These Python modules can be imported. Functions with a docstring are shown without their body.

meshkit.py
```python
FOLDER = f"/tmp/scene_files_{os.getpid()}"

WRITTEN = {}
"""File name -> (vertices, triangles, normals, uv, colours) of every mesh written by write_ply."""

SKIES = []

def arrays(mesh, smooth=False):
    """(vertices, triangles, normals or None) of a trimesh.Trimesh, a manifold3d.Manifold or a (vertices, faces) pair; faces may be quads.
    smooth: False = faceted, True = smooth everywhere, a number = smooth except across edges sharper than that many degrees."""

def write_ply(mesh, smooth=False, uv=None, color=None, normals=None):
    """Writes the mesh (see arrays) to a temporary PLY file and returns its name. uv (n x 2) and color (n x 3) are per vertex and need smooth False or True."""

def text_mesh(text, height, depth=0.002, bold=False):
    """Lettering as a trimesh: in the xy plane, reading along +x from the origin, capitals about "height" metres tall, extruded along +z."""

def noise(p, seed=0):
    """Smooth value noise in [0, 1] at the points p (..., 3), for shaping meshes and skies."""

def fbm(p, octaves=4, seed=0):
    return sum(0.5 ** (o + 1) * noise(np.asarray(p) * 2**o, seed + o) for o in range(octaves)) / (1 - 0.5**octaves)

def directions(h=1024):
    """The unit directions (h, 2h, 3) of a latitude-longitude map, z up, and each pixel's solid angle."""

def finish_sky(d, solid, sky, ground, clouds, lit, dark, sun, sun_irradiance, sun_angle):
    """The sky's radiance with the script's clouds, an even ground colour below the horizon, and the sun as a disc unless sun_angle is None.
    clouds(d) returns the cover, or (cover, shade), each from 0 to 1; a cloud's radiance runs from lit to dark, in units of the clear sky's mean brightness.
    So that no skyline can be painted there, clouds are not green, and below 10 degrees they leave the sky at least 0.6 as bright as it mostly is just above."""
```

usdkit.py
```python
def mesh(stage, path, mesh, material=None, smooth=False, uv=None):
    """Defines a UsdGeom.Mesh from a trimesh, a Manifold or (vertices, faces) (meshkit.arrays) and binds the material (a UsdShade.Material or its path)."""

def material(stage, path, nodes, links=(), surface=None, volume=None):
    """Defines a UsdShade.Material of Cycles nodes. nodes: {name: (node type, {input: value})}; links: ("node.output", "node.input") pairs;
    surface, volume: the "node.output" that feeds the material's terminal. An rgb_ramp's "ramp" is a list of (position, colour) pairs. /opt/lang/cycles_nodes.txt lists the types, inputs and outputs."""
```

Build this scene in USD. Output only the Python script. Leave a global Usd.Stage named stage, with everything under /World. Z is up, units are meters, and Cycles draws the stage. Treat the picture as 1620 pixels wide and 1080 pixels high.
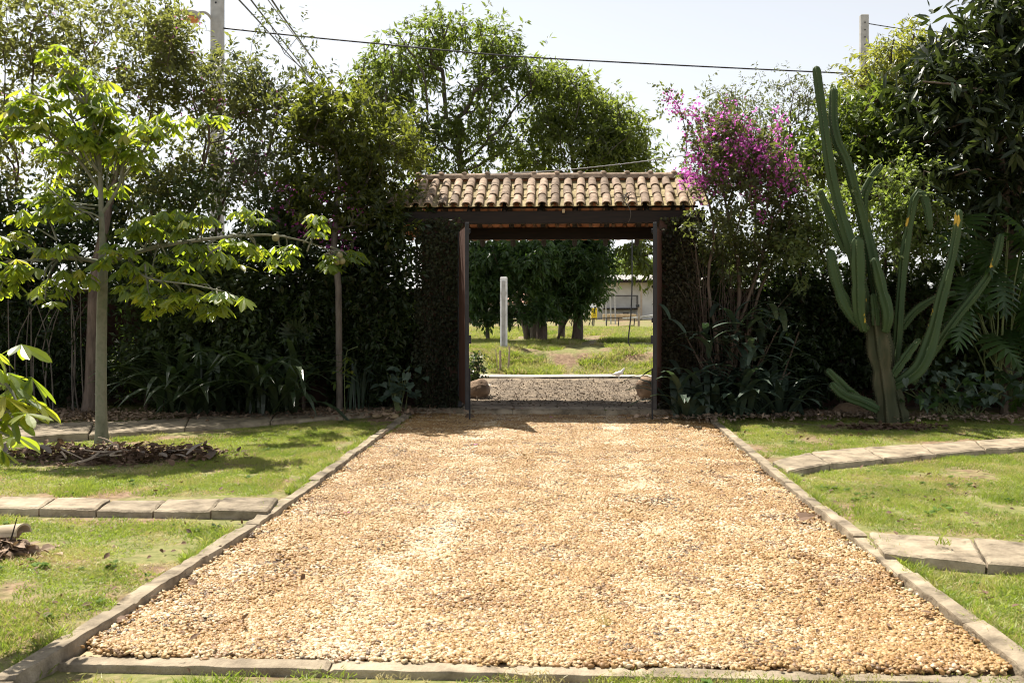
import math, numpy as np, trimesh, usdkit, meshkit
from pxr import Usd, UsdGeom, UsdLux, UsdShade, Gf, Sdf, Vt

stage = Usd.Stage.CreateInMemory()
UsdGeom.SetStageUpAxis(stage, UsdGeom.Tokens.z)
UsdGeom.SetStageMetersPerUnit(stage, 1.0)
W = UsdGeom.Xform.Define(stage, '/World')
stage.SetDefaultPrim(W.GetPrim())
UsdGeom.Scope.Define(stage, '/World/Looks')
PI = math.pi

# ------------------------------------------------------------------ camera, sky, sun, exposure
CAM_H, FPX, CX, CY = 1.65, 1575.0, 810.0, 490.0       # eye height, focal length and horizon of the 1620 px photograph
YAW = math.atan(92 / 1575.0)
cam = UsdGeom.Camera.Define(stage, '/World/camera')
cam.AddTranslateOp().Set((0, 0, CAM_H)); cam.AddRotateZOp().Set(math.degrees(YAW)); cam.AddRotateXOp().Set(90)
cam.CreateHorizontalApertureAttr(36.0); cam.CreateVerticalApertureAttr(24.0); cam.CreateFocalLengthAttr(35.0)
cam.CreateVerticalApertureOffsetAttr(-50.0 / 1620 * 36)
cam.CreateFStopAttr(4.5); cam.CreateFocusDistanceAttr(9.5)
cam.CreateExposureAttr(1.15)
cam.CreateClippingRangeAttr((0.05, 3000.0))

SUN = np.array([-0.36, 0.42, 1.0]); SUN /= np.linalg.norm(SUN)
ELEV, ROT = math.asin(SUN[2]), math.atan2(SUN[0], SUN[1])
sun = UsdLux.DistantLight.Define(stage, '/World/sun')
sun.CreateNormalizeAttr(True); sun.CreateIntensityAttr(1.25); sun.CreateAngleAttr(0.5); sun.CreateColorAttr((1.0, 0.93, 0.82))
sun.AddRotateZOp().Set(math.degrees(math.atan2(SUN[0], -SUN[1]))); sun.AddRotateXOp().Set(math.degrees(math.acos(SUN[2])))
sky = UsdLux.DomeLight.Define(stage, '/World/sky')
sky_mat = usdkit.material(stage, '/World/Looks/sky_air', {
    'sky': ('sky_texture', {'sky_type': 'single_scattering', 'sun_disc': False, 'sun_elevation': ELEV, 'sun_rotation': ROT, 'aerosol_density': 1.0, 'air_density': 1.0}),
    'sd': ('hsv', {'saturation': 0.25}), 'bg': ('background_shader', {'strength': 0.078})},
    [('sky.color', 'sd.color'), ('sd.color', 'bg.color')], surface='bg.background')
UsdShade.MaterialBindingAPI.Apply(sky.GetPrim()).Bind(sky_mat)
sky.GetPrim().SetCustomDataByKey('kind', 'structure')

# ------------------------------------------------------------------ helpers
FWD, RGT = np.array([-math.sin(YAW), math.cos(YAW)]), np.array([math.cos(YAW), math.sin(YAW)])
def at(u, v, Z):
    xy = FWD * Z + RGT * ((u - CX) / FPX * Z)
    return np.array([xy[0], xy[1], CAM_H - (v - CY) / FPX * Z])
def on(u, v, z):                       # the point of height z seen at (u, v)
    return at(u, v, FPX * (CAM_H - z) / (v - CY))
used = {}
def path_of(name, parent=None):
    base = (str(parent.GetPath()) if parent else '/World') + '/' + name
    n = used.get(base, 0); used[base] = n + 1
    return base if n == 0 else f'{base}_{n:03d}'
def tag(p, label=None, cat=None, group=None, kind=None):
    for k, x in (('label', label), ('category', cat), ('group', group), ('kind', kind)):
        if x: p.SetCustomDataByKey(k, x)
    return p
def thing(name, label, cat, group=None, kind=None, loc=(0, 0, 0)):
    x = UsdGeom.Xform.Define(stage, path_of(name)); x.AddTranslateOp().Set(tuple(map(float, loc)))
    return tag(x.GetPrim(), label, cat, group, kind)
def obj(name, mesh, mat, parent=None, smooth=False, label=None, cat=None, group=None, kind=None):
    if parent is not None:             # geometry comes in world coordinates: bring it to the thing's base
        o = np.array(UsdGeom.XformCache().GetLocalToWorldTransform(parent))[3, :3]
        v, f, n = meshkit.arrays(mesh, False)
        if np.abs(o).max() > 0: mesh = (np.asarray(v) - o, f)
        else: mesh = (v, f)
    m = usdkit.mesh(stage, path_of(name, parent), mesh, M[mat] if isinstance(mat, str) else mat, smooth=smooth)
    return tag(m.GetPrim(), label, cat, group, kind)
def join(ms):
    ms = [(np.asarray(m.vertices), np.asarray(m.faces)) if hasattr(m, 'vertices') else m for m in ms]
    V, F, n = [], [], 0
    for v, f in ms:
        f = np.asarray(f)
        if f.shape[1] == 4: f = np.vstack([f[:, [0, 1, 2]], f[:, [0, 2, 3]]])
        V.append(v); F.append(f + n); n += len(v)
    return np.vstack(V), np.vstack(F)
def norm(a): return a / np.maximum(np.linalg.norm(a, axis=-1, keepdims=True), 1e-9)
def frames(P):
    T = norm(np.gradient(P, axis=0)); n = np.cross(T[0], [0, 0, 1.0])
    if np.linalg.norm(n) < 1e-3: n = np.array([1.0, 0, 0])
    N = []
    for t in T:
        n = n - t * (n @ t); n = n / max(np.linalg.norm(n), 1e-9); N.append(n)
    N = np.array(N); return T, N, np.cross(T, N)
def tube(P, R, sides=6, prof=None, cap=True):
    P = np.asarray(P, float); R = np.broadcast_to(np.asarray(R, float), (len(P),)); T, N, B = frames(P)
    a = np.arange(sides) / sides * 2 * PI; k = np.ones(sides) if prof is None else prof
    ring = (np.cos(a) * k)[None, :, None] * N[:, None] + (np.sin(a) * k)[None, :, None] * B[:, None]
    V = (P[:, None] + ring * R[:, None, None]).reshape(-1, 3)
    i = np.arange(len(P) - 1)[:, None] * sides; j = np.arange(sides)[None]; j2 = (j + 1) % sides
    F = np.stack([i + j, i + j2, i + sides + j2, i + sides + j], -1).reshape(-1, 4)
    F = np.vstack([F[:, [0, 1, 2]], F[:, [0, 2, 3]]])
    if cap:
        n = len(V); V = np.vstack([V, P[:1], P[-1:]]); e = (len(P) - 1) * sides; s = np.arange(sides); s2 = (s + 1) % sides
        F = np.vstack([F, np.stack([s2, s, np.full(sides, n)], 1), np.stack([e + s, e + s2, np.full(sides, n + 1)], 1)])
    return V, F
def spline(P, n):
    P = np.asarray(P, float); t = np.r_[0, np.cumsum(np.linalg.norm(np.diff(P[:, :3], axis=0), axis=1))]
    from scipy.interpolate import CubicSpline, PchipInterpolator
    return PchipInterpolator(t, P)(np.linspace(0, t[-1], n))
def box(c, s, rz=0, bev=0.0):
    x, y, z = np.array(s) / 2.0; b = min(bev, x * .9, y * .9, z * .9)
    if b > 0:
        pts = [(sx * (x - b * (k != 0)), sy * (y - b * (k != 1)), sz * (z - b * (k != 2))) for sx in (-1, 1) for sy in (-1, 1) for sz in (-1, 1) for k in range(3)]
        m = trimesh.convex.convex_hull(np.array(pts))
    else: m = trimesh.creation.box(s)
    v = np.array(m.vertices); c_, s_ = math.cos(rz), math.sin(rz)
    v = np.c_[v[:, 0] * c_ - v[:, 1] * s_, v[:, 0] * s_ + v[:, 1] * c_, v[:, 2]] + np.array(c)
    return v, np.array(m.faces)
def slab(q, z0, z1, bev=0.012, dz=(0, 0, 0, 0)):      # q: four ground corners, counter-clockwise; a stone with a worn upper edge
    q = np.asarray(q, float)[:, :2]; c = q.mean(0); inn = c + (q - c) * (1 - bev * 2.2 / np.linalg.norm(q - c, axis=1, keepdims=True)); dz = np.array(dz)
    V = np.vstack([np.c_[q, np.full(4, z0)], np.c_[q, z1 - bev + dz], np.c_[inn, z1 + dz]])
    F = []
    for a in (0, 4):
        for i in range(4):
            j = (i + 1) % 4; F += [[a + i, a + j, a + 4 + j], [a + i, a + 4 + j, a + 4 + i]]
    F += [[8, 9, 10], [8, 10, 11], [2, 1, 0], [3, 2, 0]]
    v, f = trimesh.remesh.subdivide_to_size(V, np.array(F), .07); m = trimesh.Trimesh(v, f); m.merge_vertices(); v = np.array(m.vertices)
    w = np.stack([meshkit.fbm(v * 7 + k * 9.1, 3, 50 + k) - .5 for k in range(3)], 1) * .03; chip = meshkit.noise(v * 14, 91); top = np.clip((v[:, 2] - z1 + .03) / .03, 0, 1)
    w[:, 2] *= .6; w[:, 2] -= .022 * np.clip(chip - .74, 0, 1) / .26 * top
    return v + w, np.array(m.faces)
def rock(c, s, seed, sub=3, rough=.25):
    m = trimesh.creation.icosphere(sub); v = np.array(m.vertices)
    v *= (1 + rough * (meshkit.fbm(v * 1.3 + seed * 7.1, 3, seed) - .5) * 2)[:, None]
    return v * np.array(s) + np.array(c), np.array(m.faces)

# ------------------------------------------------------------------ materials
M = {}
def mat(name, nodes, links, surface): M[name] = usdkit.material(stage, '/World/Looks/' + name, nodes, links, surface=surface)
def rnd_nodes():
    n = {'geo': ('geometry', {}), 'inf': ('object_info', {}), 'ad': ('math', {'math_type': 'add'}), 'fr': ('math', {'math_type': 'fraction'})}
    return n, [('geo.random_per_island', 'ad.value1'), ('inf.random', 'ad.value2'), ('ad.value', 'fr.value1')]
def leaf_mat(name, base, trans, fac=.4, rough=.45, spec=.5, vary=.5):
    n, l = rnd_nodes()
    n |= {'b': ('rgb_ramp', {'ramp': base}), 't': ('rgb_ramp', {'ramp': trans}), 'no': ('noise_texture', {'scale': 1.3, 'detail': 2}),
          'mr': ('map_range', {'from_min': .3, 'from_max': .7, 'to_min': 1 - vary, 'to_max': 1 + vary}),
          'h1': ('hsv', {}), 'p': ('principled_bsdf', {'roughness': rough, 'specular_ior_level': spec}), 'tr': ('translucent_bsdf', {}), 'mx': ('mix_closure', {'fac': fac})}
    l += [('fr.value', 'b.fac'), ('fr.value', 't.fac'), ('geo.position', 'no.vector'), ('no.fac', 'mr.value'), ('mr.result', 'h1.value'), ('b.color', 'h1.color'),
          ('h1.color', 'p.base_color'), ('t.color', 'tr.color'), ('p.BSDF', 'mx.closure1'), ('tr.BSDF', 'mx.closure2')]
    mat(name, n, l, 'mx.closure')
def rough_mat(name, c1, c2, scale=6, rough=.85, bump=.3, bdist=.01, bscale=None, c3=None, spec=.3, island=0.0, stretch=(1, 1, 1)):
    n, l = rnd_nodes()
    n |= {'co': ('texture_coordinate', {}), 'mp': ('mapping', {'scale': stretch}), 'no': ('noise_texture', {'scale': scale, 'detail': 6, 'roughness': .62}),
          'r': ('rgb_ramp', {'ramp': [(.3, c1), (.7, c2)] if c3 is None else [(.28, c1), (.5, c2), (.72, c3)]}),
          'nb': ('noise_texture', {'scale': bscale or scale * 4, 'detail': 6}), 'bu': ('bump', {'strength': bump, 'distance': bdist}),
          'mr': ('map_range', {'to_min': 1 - island, 'to_max': 1 + island}), 'hs': ('hsv', {}),
          'p': ('principled_bsdf', {'roughness': rough, 'specular_ior_level': spec})}
    l += [('geo.position', 'mp.vector'), ('mp.vector', 'no.vector'), ('mp.vector', 'nb.vector'), ('no.fac', 'r.fac'), ('nb.fac', 'bu.height'), ('bu.normal', 'p.normal'),
          ('fr.value', 'mr.value'), ('mr.result', 'hs.value'), ('r.color', 'hs.color'), ('hs.color', 'p.base_color')]
    mat(name, n, l, 'p.BSDF')
G = lambda a, b, c: (a, b, c)
leaf_mat('leaf_shrub', [(0, (.05, .055, .024)), (.6, (.095, .1, .045)), (.95, (.15, .155, .07)), (.98, (.4, .22, .03))], [(0, (.24, .27, .05)), (.8, (.47, .48, .11)), (.97, (.7, .4, .05))], .5)
leaf_mat('leaf_shrub_grey', [(0, (.06, .075, .04)), (1, (.12, .13, .07))], [(0, (.14, .17, .06)), (1, (.26, .29, .1))], .38)
leaf_mat('leaf_round_tree', [(0, (.036, .047, .015)), (1, (.09, .1, .033))], [(0, (.24, .28, .03)), (1, (.52, .54, .07))], .45, rough=.38)
leaf_mat('leaf_weed', [(0, (.06, .11, .025)), (1, (.11, .17, .04))], [(0, (.2, .32, .04)), (1, (.3, .42, .06))], .35, rough=.75, spec=.15)
leaf_mat('leaf_bougainvillea', [(0, (.03, .038, .016)), (.8, (.06, .07, .026)), (1, (.12, .08, .05))], [(0, (.12, .16, .03)), (1, (.27, .31, .06))], .4, rough=.5)
leaf_mat('leaf_big_tree', [(0, (.045, .06, .02)), (.7, (.085, .1, .034)), (.97, (.13, .13, .04)), (.985, (.35, .12, .03))], [(0, (.23, .31, .04)), (.8, (.44, .52, .07)), (.98, (.65, .22, .02))], .48, rough=.42)
leaf_mat('leaf_mango', [(0, (.025, .055, .02)), (1, (.05, .09, .03))], [(0, (.06, .15, .02)), (1, (.16, .28, .04))], .35, rough=.4)
leaf_mat('leaf_yellowish', [(0, (.06, .09, .02)), (.8, (.1, .14, .03)), (.95, (.3, .22, .03))], [(0, (.2, .28, .03)), (.85, (.36, .42, .04)), (.97, (.6, .4, .03))], .42, rough=.4)
leaf_mat('leaf_light', [(0, (.075, .1, .04)), (1, (.16, .19, .085))], [(0, (.22, .34, .04)), (1, (.45, .54, .09))], .45, rough=.35)
leaf_mat('leaf_loquat', [(0, (.015, .026, .011)), (.9, (.032, .045, .018)), (1, (.06, .075, .025))], [(0, (.04, .065, .01)), (1, (.12, .16, .03))], .25, rough=.42, spec=.38)
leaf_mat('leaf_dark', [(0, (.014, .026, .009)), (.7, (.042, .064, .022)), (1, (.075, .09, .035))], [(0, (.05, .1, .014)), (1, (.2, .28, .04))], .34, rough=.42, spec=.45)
leaf_mat('leaf_strap', [(0, (.03, .048, .024)), (1, (.06, .08, .042))], [(0, (.06, .12, .02)), (1, (.12, .2, .03))], .25, rough=.32)
leaf_mat('leaf_lance', [(0, (.04, .066, .045)), (1, (.075, .108, .075))], [(0, (.04, .08, .03)), (1, (.09, .15, .05))], .22, rough=.42)
leaf_mat('leaf_lobed', [(0, (.025, .05, .016)), (1, (.045, .08, .025))], [(0, (.1, .22, .02)), (1, (.2, .36, .04))], .32, rough=.3)
leaf_mat('leaf_palmate', [(0, (.055, .09, .024)), (.9, (.1, .15, .032)), (.99, (.25, .24, .04))], [(0, (.3, .42, .02)), (.9, (.56, .66, .04)), (.99, (.6, .6, .04))], .5, rough=.36, vary=.25)
leaf_mat('leaf_ivy', [(0, (.014, .014, .008)), (.6, (.03, .036, .016)), (1, (.07, .05, .03))], [(0, (.03, .05, .01)), (1, (.07, .1, .02))], .2, rough=.6, spec=.3)
leaf_mat('bract', [(0, (.46, .09, .4)), (.6, (.64, .2, .57)), (1, (.76, .42, .66))], [(0, (.8, .18, .7)), (1, (.95, .45, .86))], .6, rough=.6)
leaf_mat('grass_blade', [(0, (.095, .13, .022)), (.5, (.19, .23, .04)), (.78, (.28, .28, .075)), (.93, (.4, .34, .17))], [(0, (.28, .42, .035)), (.6, (.46, .58, .06)), (.93, (.55, .46, .18))], .4, rough=.5, vary=.3)
leaf_mat('verge_blade', [(0, (.09, .13, .025)), (.45, (.16, .2, .045)), (.75, (.28, .26, .1)), (.92, (.34, .26, .15))], [(0, (.28, .4, .035)), (.6, (.5, .56, .08)), (.9, (.55, .46, .22))], .45, rough=.5, vary=.3)
leaf_mat('dry_leaf', [(0, (.07, .045, .03)), (.4, (.16, .1, .065)), (.75, (.28, .2, .14)), (1, (.42, .33, .26))], [(0, (.1, .06, .03)), (1, (.3, .2, .1))], .15, rough=.7, spec=.2)
leaf_mat('apron_chip', [(0, (.06, .046, .034)), (.45, (.12, .092, .064)), (.8, (.23, .175, .115)), (1, (.34, .27, .18))], [(0, (.06, .045, .03)), (1, (.15, .11, .07))], .08, rough=.8, spec=.15)
leaf_mat('dry_husk', [(0, (.12, .085, .065)), (1, (.3, .25, .21))], [(0, (.1, .07, .05)), (1, (.2, .15, .1))], .08, rough=.7, spec=.2, vary=.3)
rough_mat('bark_brown', (.05, .034, .024), (.13, .095, .07), 18, bump=.6, stretch=(1, 1, .25))
rough_mat('bark_grey', (.05, .04, .032), (.12, .1, .08), 14, bump=.5, stretch=(1, 1, .3))
rough_mat('bark_pachira', (.08, .085, .05), (.15, .145, .1), 7, bump=.3, c3=(.075, .1, .05), stretch=(1, 1, .8))
rough_mat('concrete_kerb', (.075, .058, .038), (.24, .195, .135), 5, bump=.7, bdist=.012, bscale=60, c3=(.37, .31, .22), island=.15)
rough_mat('concrete_grey', (.3, .29, .27), (.45, .44, .42), 5, bump=.2)
rough_mat('white_paint', (.36, .35, .32), (.72, .72, .71), 3, bump=.2, c3=(.8, .8, .79))
rough_mat('stone_brown', (.08, .052, .034), (.18, .12, .075), 5, bump=.7, bdist=.03, c3=(.28, .2, .13))
rough_mat('stone_gold', (.28, .2, .11), (.45, .34, .2), 6, bump=.5)
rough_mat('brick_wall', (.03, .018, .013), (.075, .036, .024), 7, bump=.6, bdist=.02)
rough_mat('wood_dark', (.009, .0065, .005), (.022, .014, .01), 10, bump=.3, stretch=(.3, 3, 3))
rough_mat('wood_plank', (.055, .022, .014), (.1, .042, .026), 9, bump=.3, stretch=(4, 4, .3), island=.2)
rough_mat('steel_dark', (.012, .012, .013), (.024, .024, .026), 12, rough=.6, bump=.1, spec=.3)
rough_mat('wood_grey', (.24, .19, .14), (.4, .32, .24), 12, bump=.4, stretch=(3, 3, .4))
rough_mat('wire_black', (.02, .02, .022), (.03, .03, .034), 5, rough=.5)
rough_mat('wire_grey', (.2, .2, .2), (.3, .3, .3), 5, rough=.6)
rough_mat('tile_cover', (.08, .06, .043), (.26, .185, .13), 11, bump=.6, bdist=.01, bscale=50, c3=(.37, .29, .215), island=.35)
rough_mat('tile_pan', (.12, .095, .042), (.25, .2, .095), 11, bump=.5, bdist=.008, bscale=50, c3=(.33, .26, .16), island=.25)
rough_mat('tile_under', (.3, .13, .065), (.45, .22, .12), 9, bump=.2, island=.2)
rough_mat('cactus_plain', (.035, .06, .028), (.06, .1, .045), 3, rough=.5, bump=.1, spec=.4)
rough_mat('soil', (.075, .056, .038), (.15, .115, .078), 3, bump=.9, bdist=.04, bscale=22, c3=(.3, .23, .155))
rough_mat('sand', (.36, .26, .15), (.47, .36, .23), 4, bump=.5, bdist=.01, bscale=70)
rough_mat('road_pale', (.3, .27, .22), (.42, .38, .32), 3, bump=.3)
rough_mat('plaster', (.42, .4, .36), (.58, .56, .52), 1.2, bump=.2)
rough_mat('plaster_grey', (.3, .29, .27), (.4, .39, .37), 2, bump=.2)
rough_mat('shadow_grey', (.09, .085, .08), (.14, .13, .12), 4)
rough_mat('roof_sheet', (.2, .19, .18), (.32, .31, .3), 3, bump=.2)
rough_mat('roof_clay', (.38, .2, .14), (.55, .36, .28), 4, bump=.2)
rough_mat('yellow_paint', (.75, .55, .02), (.82, .62, .03), 3, bump=.05)
rough_mat('ink', (.03, .03, .03), (.05, .05, .05), 3)
rough_mat('lens_amber', (.5, .16, .06), (.65, .26, .1), 3, rough=.3)
rough_mat('feather', (.72, .71, .69), (.82, .81, .8), 20, bump=.2)
rough_mat('rock_pale', (.28, .22, .15), (.42, .34, .24), 5, bump=.5)
rough_mat('fruit', (.14, .13, .06), (.24, .21, .1), 8, rough=.5)
rough_mat('spine_pale', (.16, .14, .08), (.3, .26, .16), 20)
rough_mat('cactus_cork', (.02, .026, .012), (.045, .048, .022), 5, bump=.4, c3=(.09, .075, .04), stretch=(1, 1, .4))
rough_mat('stem_green', (.08, .1, .04), (.13, .15, .06), 8)
# cactus: corky yellow scars and pale rib edges
n, l = rnd_nodes()
n |= {'no': ('noise_texture', {'scale': 4.2, 'detail': 3, 'roughness': .5}), 'mp': ('mapping', {'scale': (1, 1, .45)}), 'r': ('rgb_ramp', {'ramp': [(0, (.016, .036, .012)), (.4, (.034, .06, .022)), (.68, (.044, .07, .022)), (.695, (.5, .32, .04)), (1, (.6, .42, .1))]}),
      'pt': ('rgb_ramp', {'ramp': [(.505, (0, 0, 0)), (.54, (.6,) * 3)]}), 'mc': ('mix_color', {'b': (.26, .25, .13)}), 'p': ('principled_bsdf', {'roughness': .6, 'specular_ior_level': .22})}
l += [('geo.position', 'mp.vector'), ('mp.vector', 'no.vector'), ('no.fac', 'r.fac'), ('geo.pointiness', 'pt.fac'), ('pt.color', 'mc.fac'), ('r.color', 'mc.a'), ('mc.result', 'p.base_color')]
mat('cactus_scarred', n, l, 'p.BSDF')
# pebbles
n, l = rnd_nodes()
n |= {'r': ('rgb_ramp', {'ramp': [(0, (.07, .045, .025)), (.07, (.17, .095, .04)), (.18, (.235, .125, .04)), (.4, (.295, .172, .06)), (.64, (.34, .215, .086)), (.84, (.41, .285, .145)), (.98, (.54, .44, .29)), (1, (.3, .24, .18))]}),
      'no': ('noise_texture', {'scale': 60, 'detail': 3}), 'mr': ('map_range', {'from_min': .3, 'from_max': .7, 'to_min': .8, 'to_max': 1.15}), 'hs': ('hsv', {}), 'p': ('principled_bsdf', {'roughness': .55, 'specular_ior_level': .4})}
l += [('fr.value', 'r.fac'), ('geo.position', 'no.vector'), ('no.fac', 'mr.value'), ('mr.result', 'hs.value'), ('r.color', 'hs.color'), ('hs.color', 'p.base_color')]
mat('pebble', n, l, 'p.BSDF')
mat('pebble_pale', {**n, 'r': ('rgb_ramp', {'ramp': [(0, (.34, .245, .13)), (.5, (.47, .365, .225)), (1, (.57, .47, .34))]})}, l, 'p.BSDF')
# the ground: soil inside the garden, grass and bare earth beyond the road
n, l = rnd_nodes()
n |= {'n1': ('noise_texture', {'scale': .9, 'detail': 5, 'roughness': .6}), 'n2': ('noise_texture', {'scale': 14, 'detail': 6, 'roughness': .65}),
      'soil': ('rgb_ramp', {'ramp': [(.3, (.1, .062, .04)), (.5, (.19, .125, .078)), (.72, (.32, .23, .145))]}),
      'turf': ('rgb_ramp', {'ramp': [(.3, (.1, .11, .03)), (.5, (.16, .165, .055)), (.7, (.25, .21, .1))]}),
      'k': ('rgb_ramp', {'ramp': [(.42, (0, 0, 0)), (.54, (1, 1, 1))]}), 'mx': ('mix_color', {}), 'bu': ('bump', {'strength': .7, 'distance': .03}), 'p': ('principled_bsdf', {'roughness': .9, 'specular_ior_level': .2})}
l += [('geo.position', 'n1.vector'), ('geo.position', 'n2.vector'), ('n1.fac', 'k.fac'), ('n2.fac', 'soil.fac'), ('n2.fac', 'turf.fac'), ('k.color', 'mx.fac'), ('soil.color', 'mx.a'), ('turf.color', 'mx.b'),
      ('mx.result', 'p.base_color'), ('n2.fac', 'bu.height'), ('bu.normal', 'p.normal')]
mat('ground_mixed', n, l, 'p.BSDF')
n2 = dict(n); n2['soil'] = ('rgb_ramp', {'ramp': [(.3, (.2, .14, .085)), (.5, (.3, .23, .14)), (.72, (.4, .32, .2))]})
n2['k'] = ('rgb_ramp', {'ramp': [(.3, (0, 0, 0)), (.55, (1, 1, 1))]})
mat('turf_soil', n2, l, 'p.BSDF')

# ------------------------------------------------------------------ leaves and trees
T_DIAMOND = (np.array([[0, 0, 0], [.45, .5, .12], [1, 0, -.12], [.45, -.5, .12]]), np.array([[0, 2, 1], [0, 3, 2]]))
T_LANCE = (np.array([[0, 0, 0], [.3, .42, .08], [.65, .42, .02], [1, 0, -.25], [.65, -.42, .02], [.3, -.42, .08], [.35, 0, .0], [.7, 0, -.06]]),
           np.array([[0, 6, 1], [1, 6, 2], [2, 6, 7], [2, 7, 3], [0, 5, 6], [5, 4, 6], [4, 7, 6], [4, 3, 7]]))
T_HEART = (np.array([[0, 0, 0], [-.14, .3, .05], [.15, .55, .1], [.5, .46, .06], [.8, .2, -.03], [1.08, 0, -.16], [.8, -.2, -.03], [.5, -.46, .06], [.15, -.55, .1], [-.14, -.3, .05], [.5, 0, -.03]]),
           np.array([[0, 2, 1], [0, 10, 2], [10, 3, 2], [10, 4, 3], [10, 5, 4], [0, 9, 8], [0, 8, 10], [10, 8, 7], [10, 7, 6], [10, 6, 5]]))
def leaves(T, P, D, N, L, Wd):
    tv, tf = T; D = norm(D); S = norm(np.cross(N, D)); Nn = np.cross(D, S); n, k = len(P), len(tv)
    V = P[:, None] + tv[None, :, :1] * (D * L[:, None])[:, None] + tv[None, :, 1:2] * (S * Wd[:, None])[:, None] + tv[None, :, 2:] * (Nn * Wd[:, None])[:, None]
    return V.reshape(-1, 3), (tf[None] + (np.arange(n) * k)[:, None, None]).reshape(-1, 3)
def blob_points(blobs, n, rng, shell=.55, gap=.0, gscale=1.0, seed=1):
    """Points in ellipsoids given as (u, v, distance, half width px, half height px, half depth m)."""
    C = np.array([at(b[0], b[1], b[2]) for b in blobs]); R = np.array([[b[3] * b[2] / FPX, b[5], b[4] * b[2] / FPX] for b in blobs])
    w = (R[:, 0] * R[:, 2]) * np.sqrt(R[:, 1]); w /= w.sum(); out = []
    while len(out) < n:
        k = rng.choice(len(blobs), n * 2, p=w); d = norm(rng.normal(size=(n * 2, 3))); r = (shell + (1 - shell) * rng.random(n * 2)) ** .8
        p = C[k] + d * r[:, None] * R[k] * (1 + .22 * (meshkit.noise(d * 2.4 + k[:, None] * 5.3, seed) - .5) * 2)[:, None]
        q = meshkit.fbm(p * gscale + seed * 3.7, 2, seed); out += list(p[q > gap])
    return np.array(out[:n])
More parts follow.
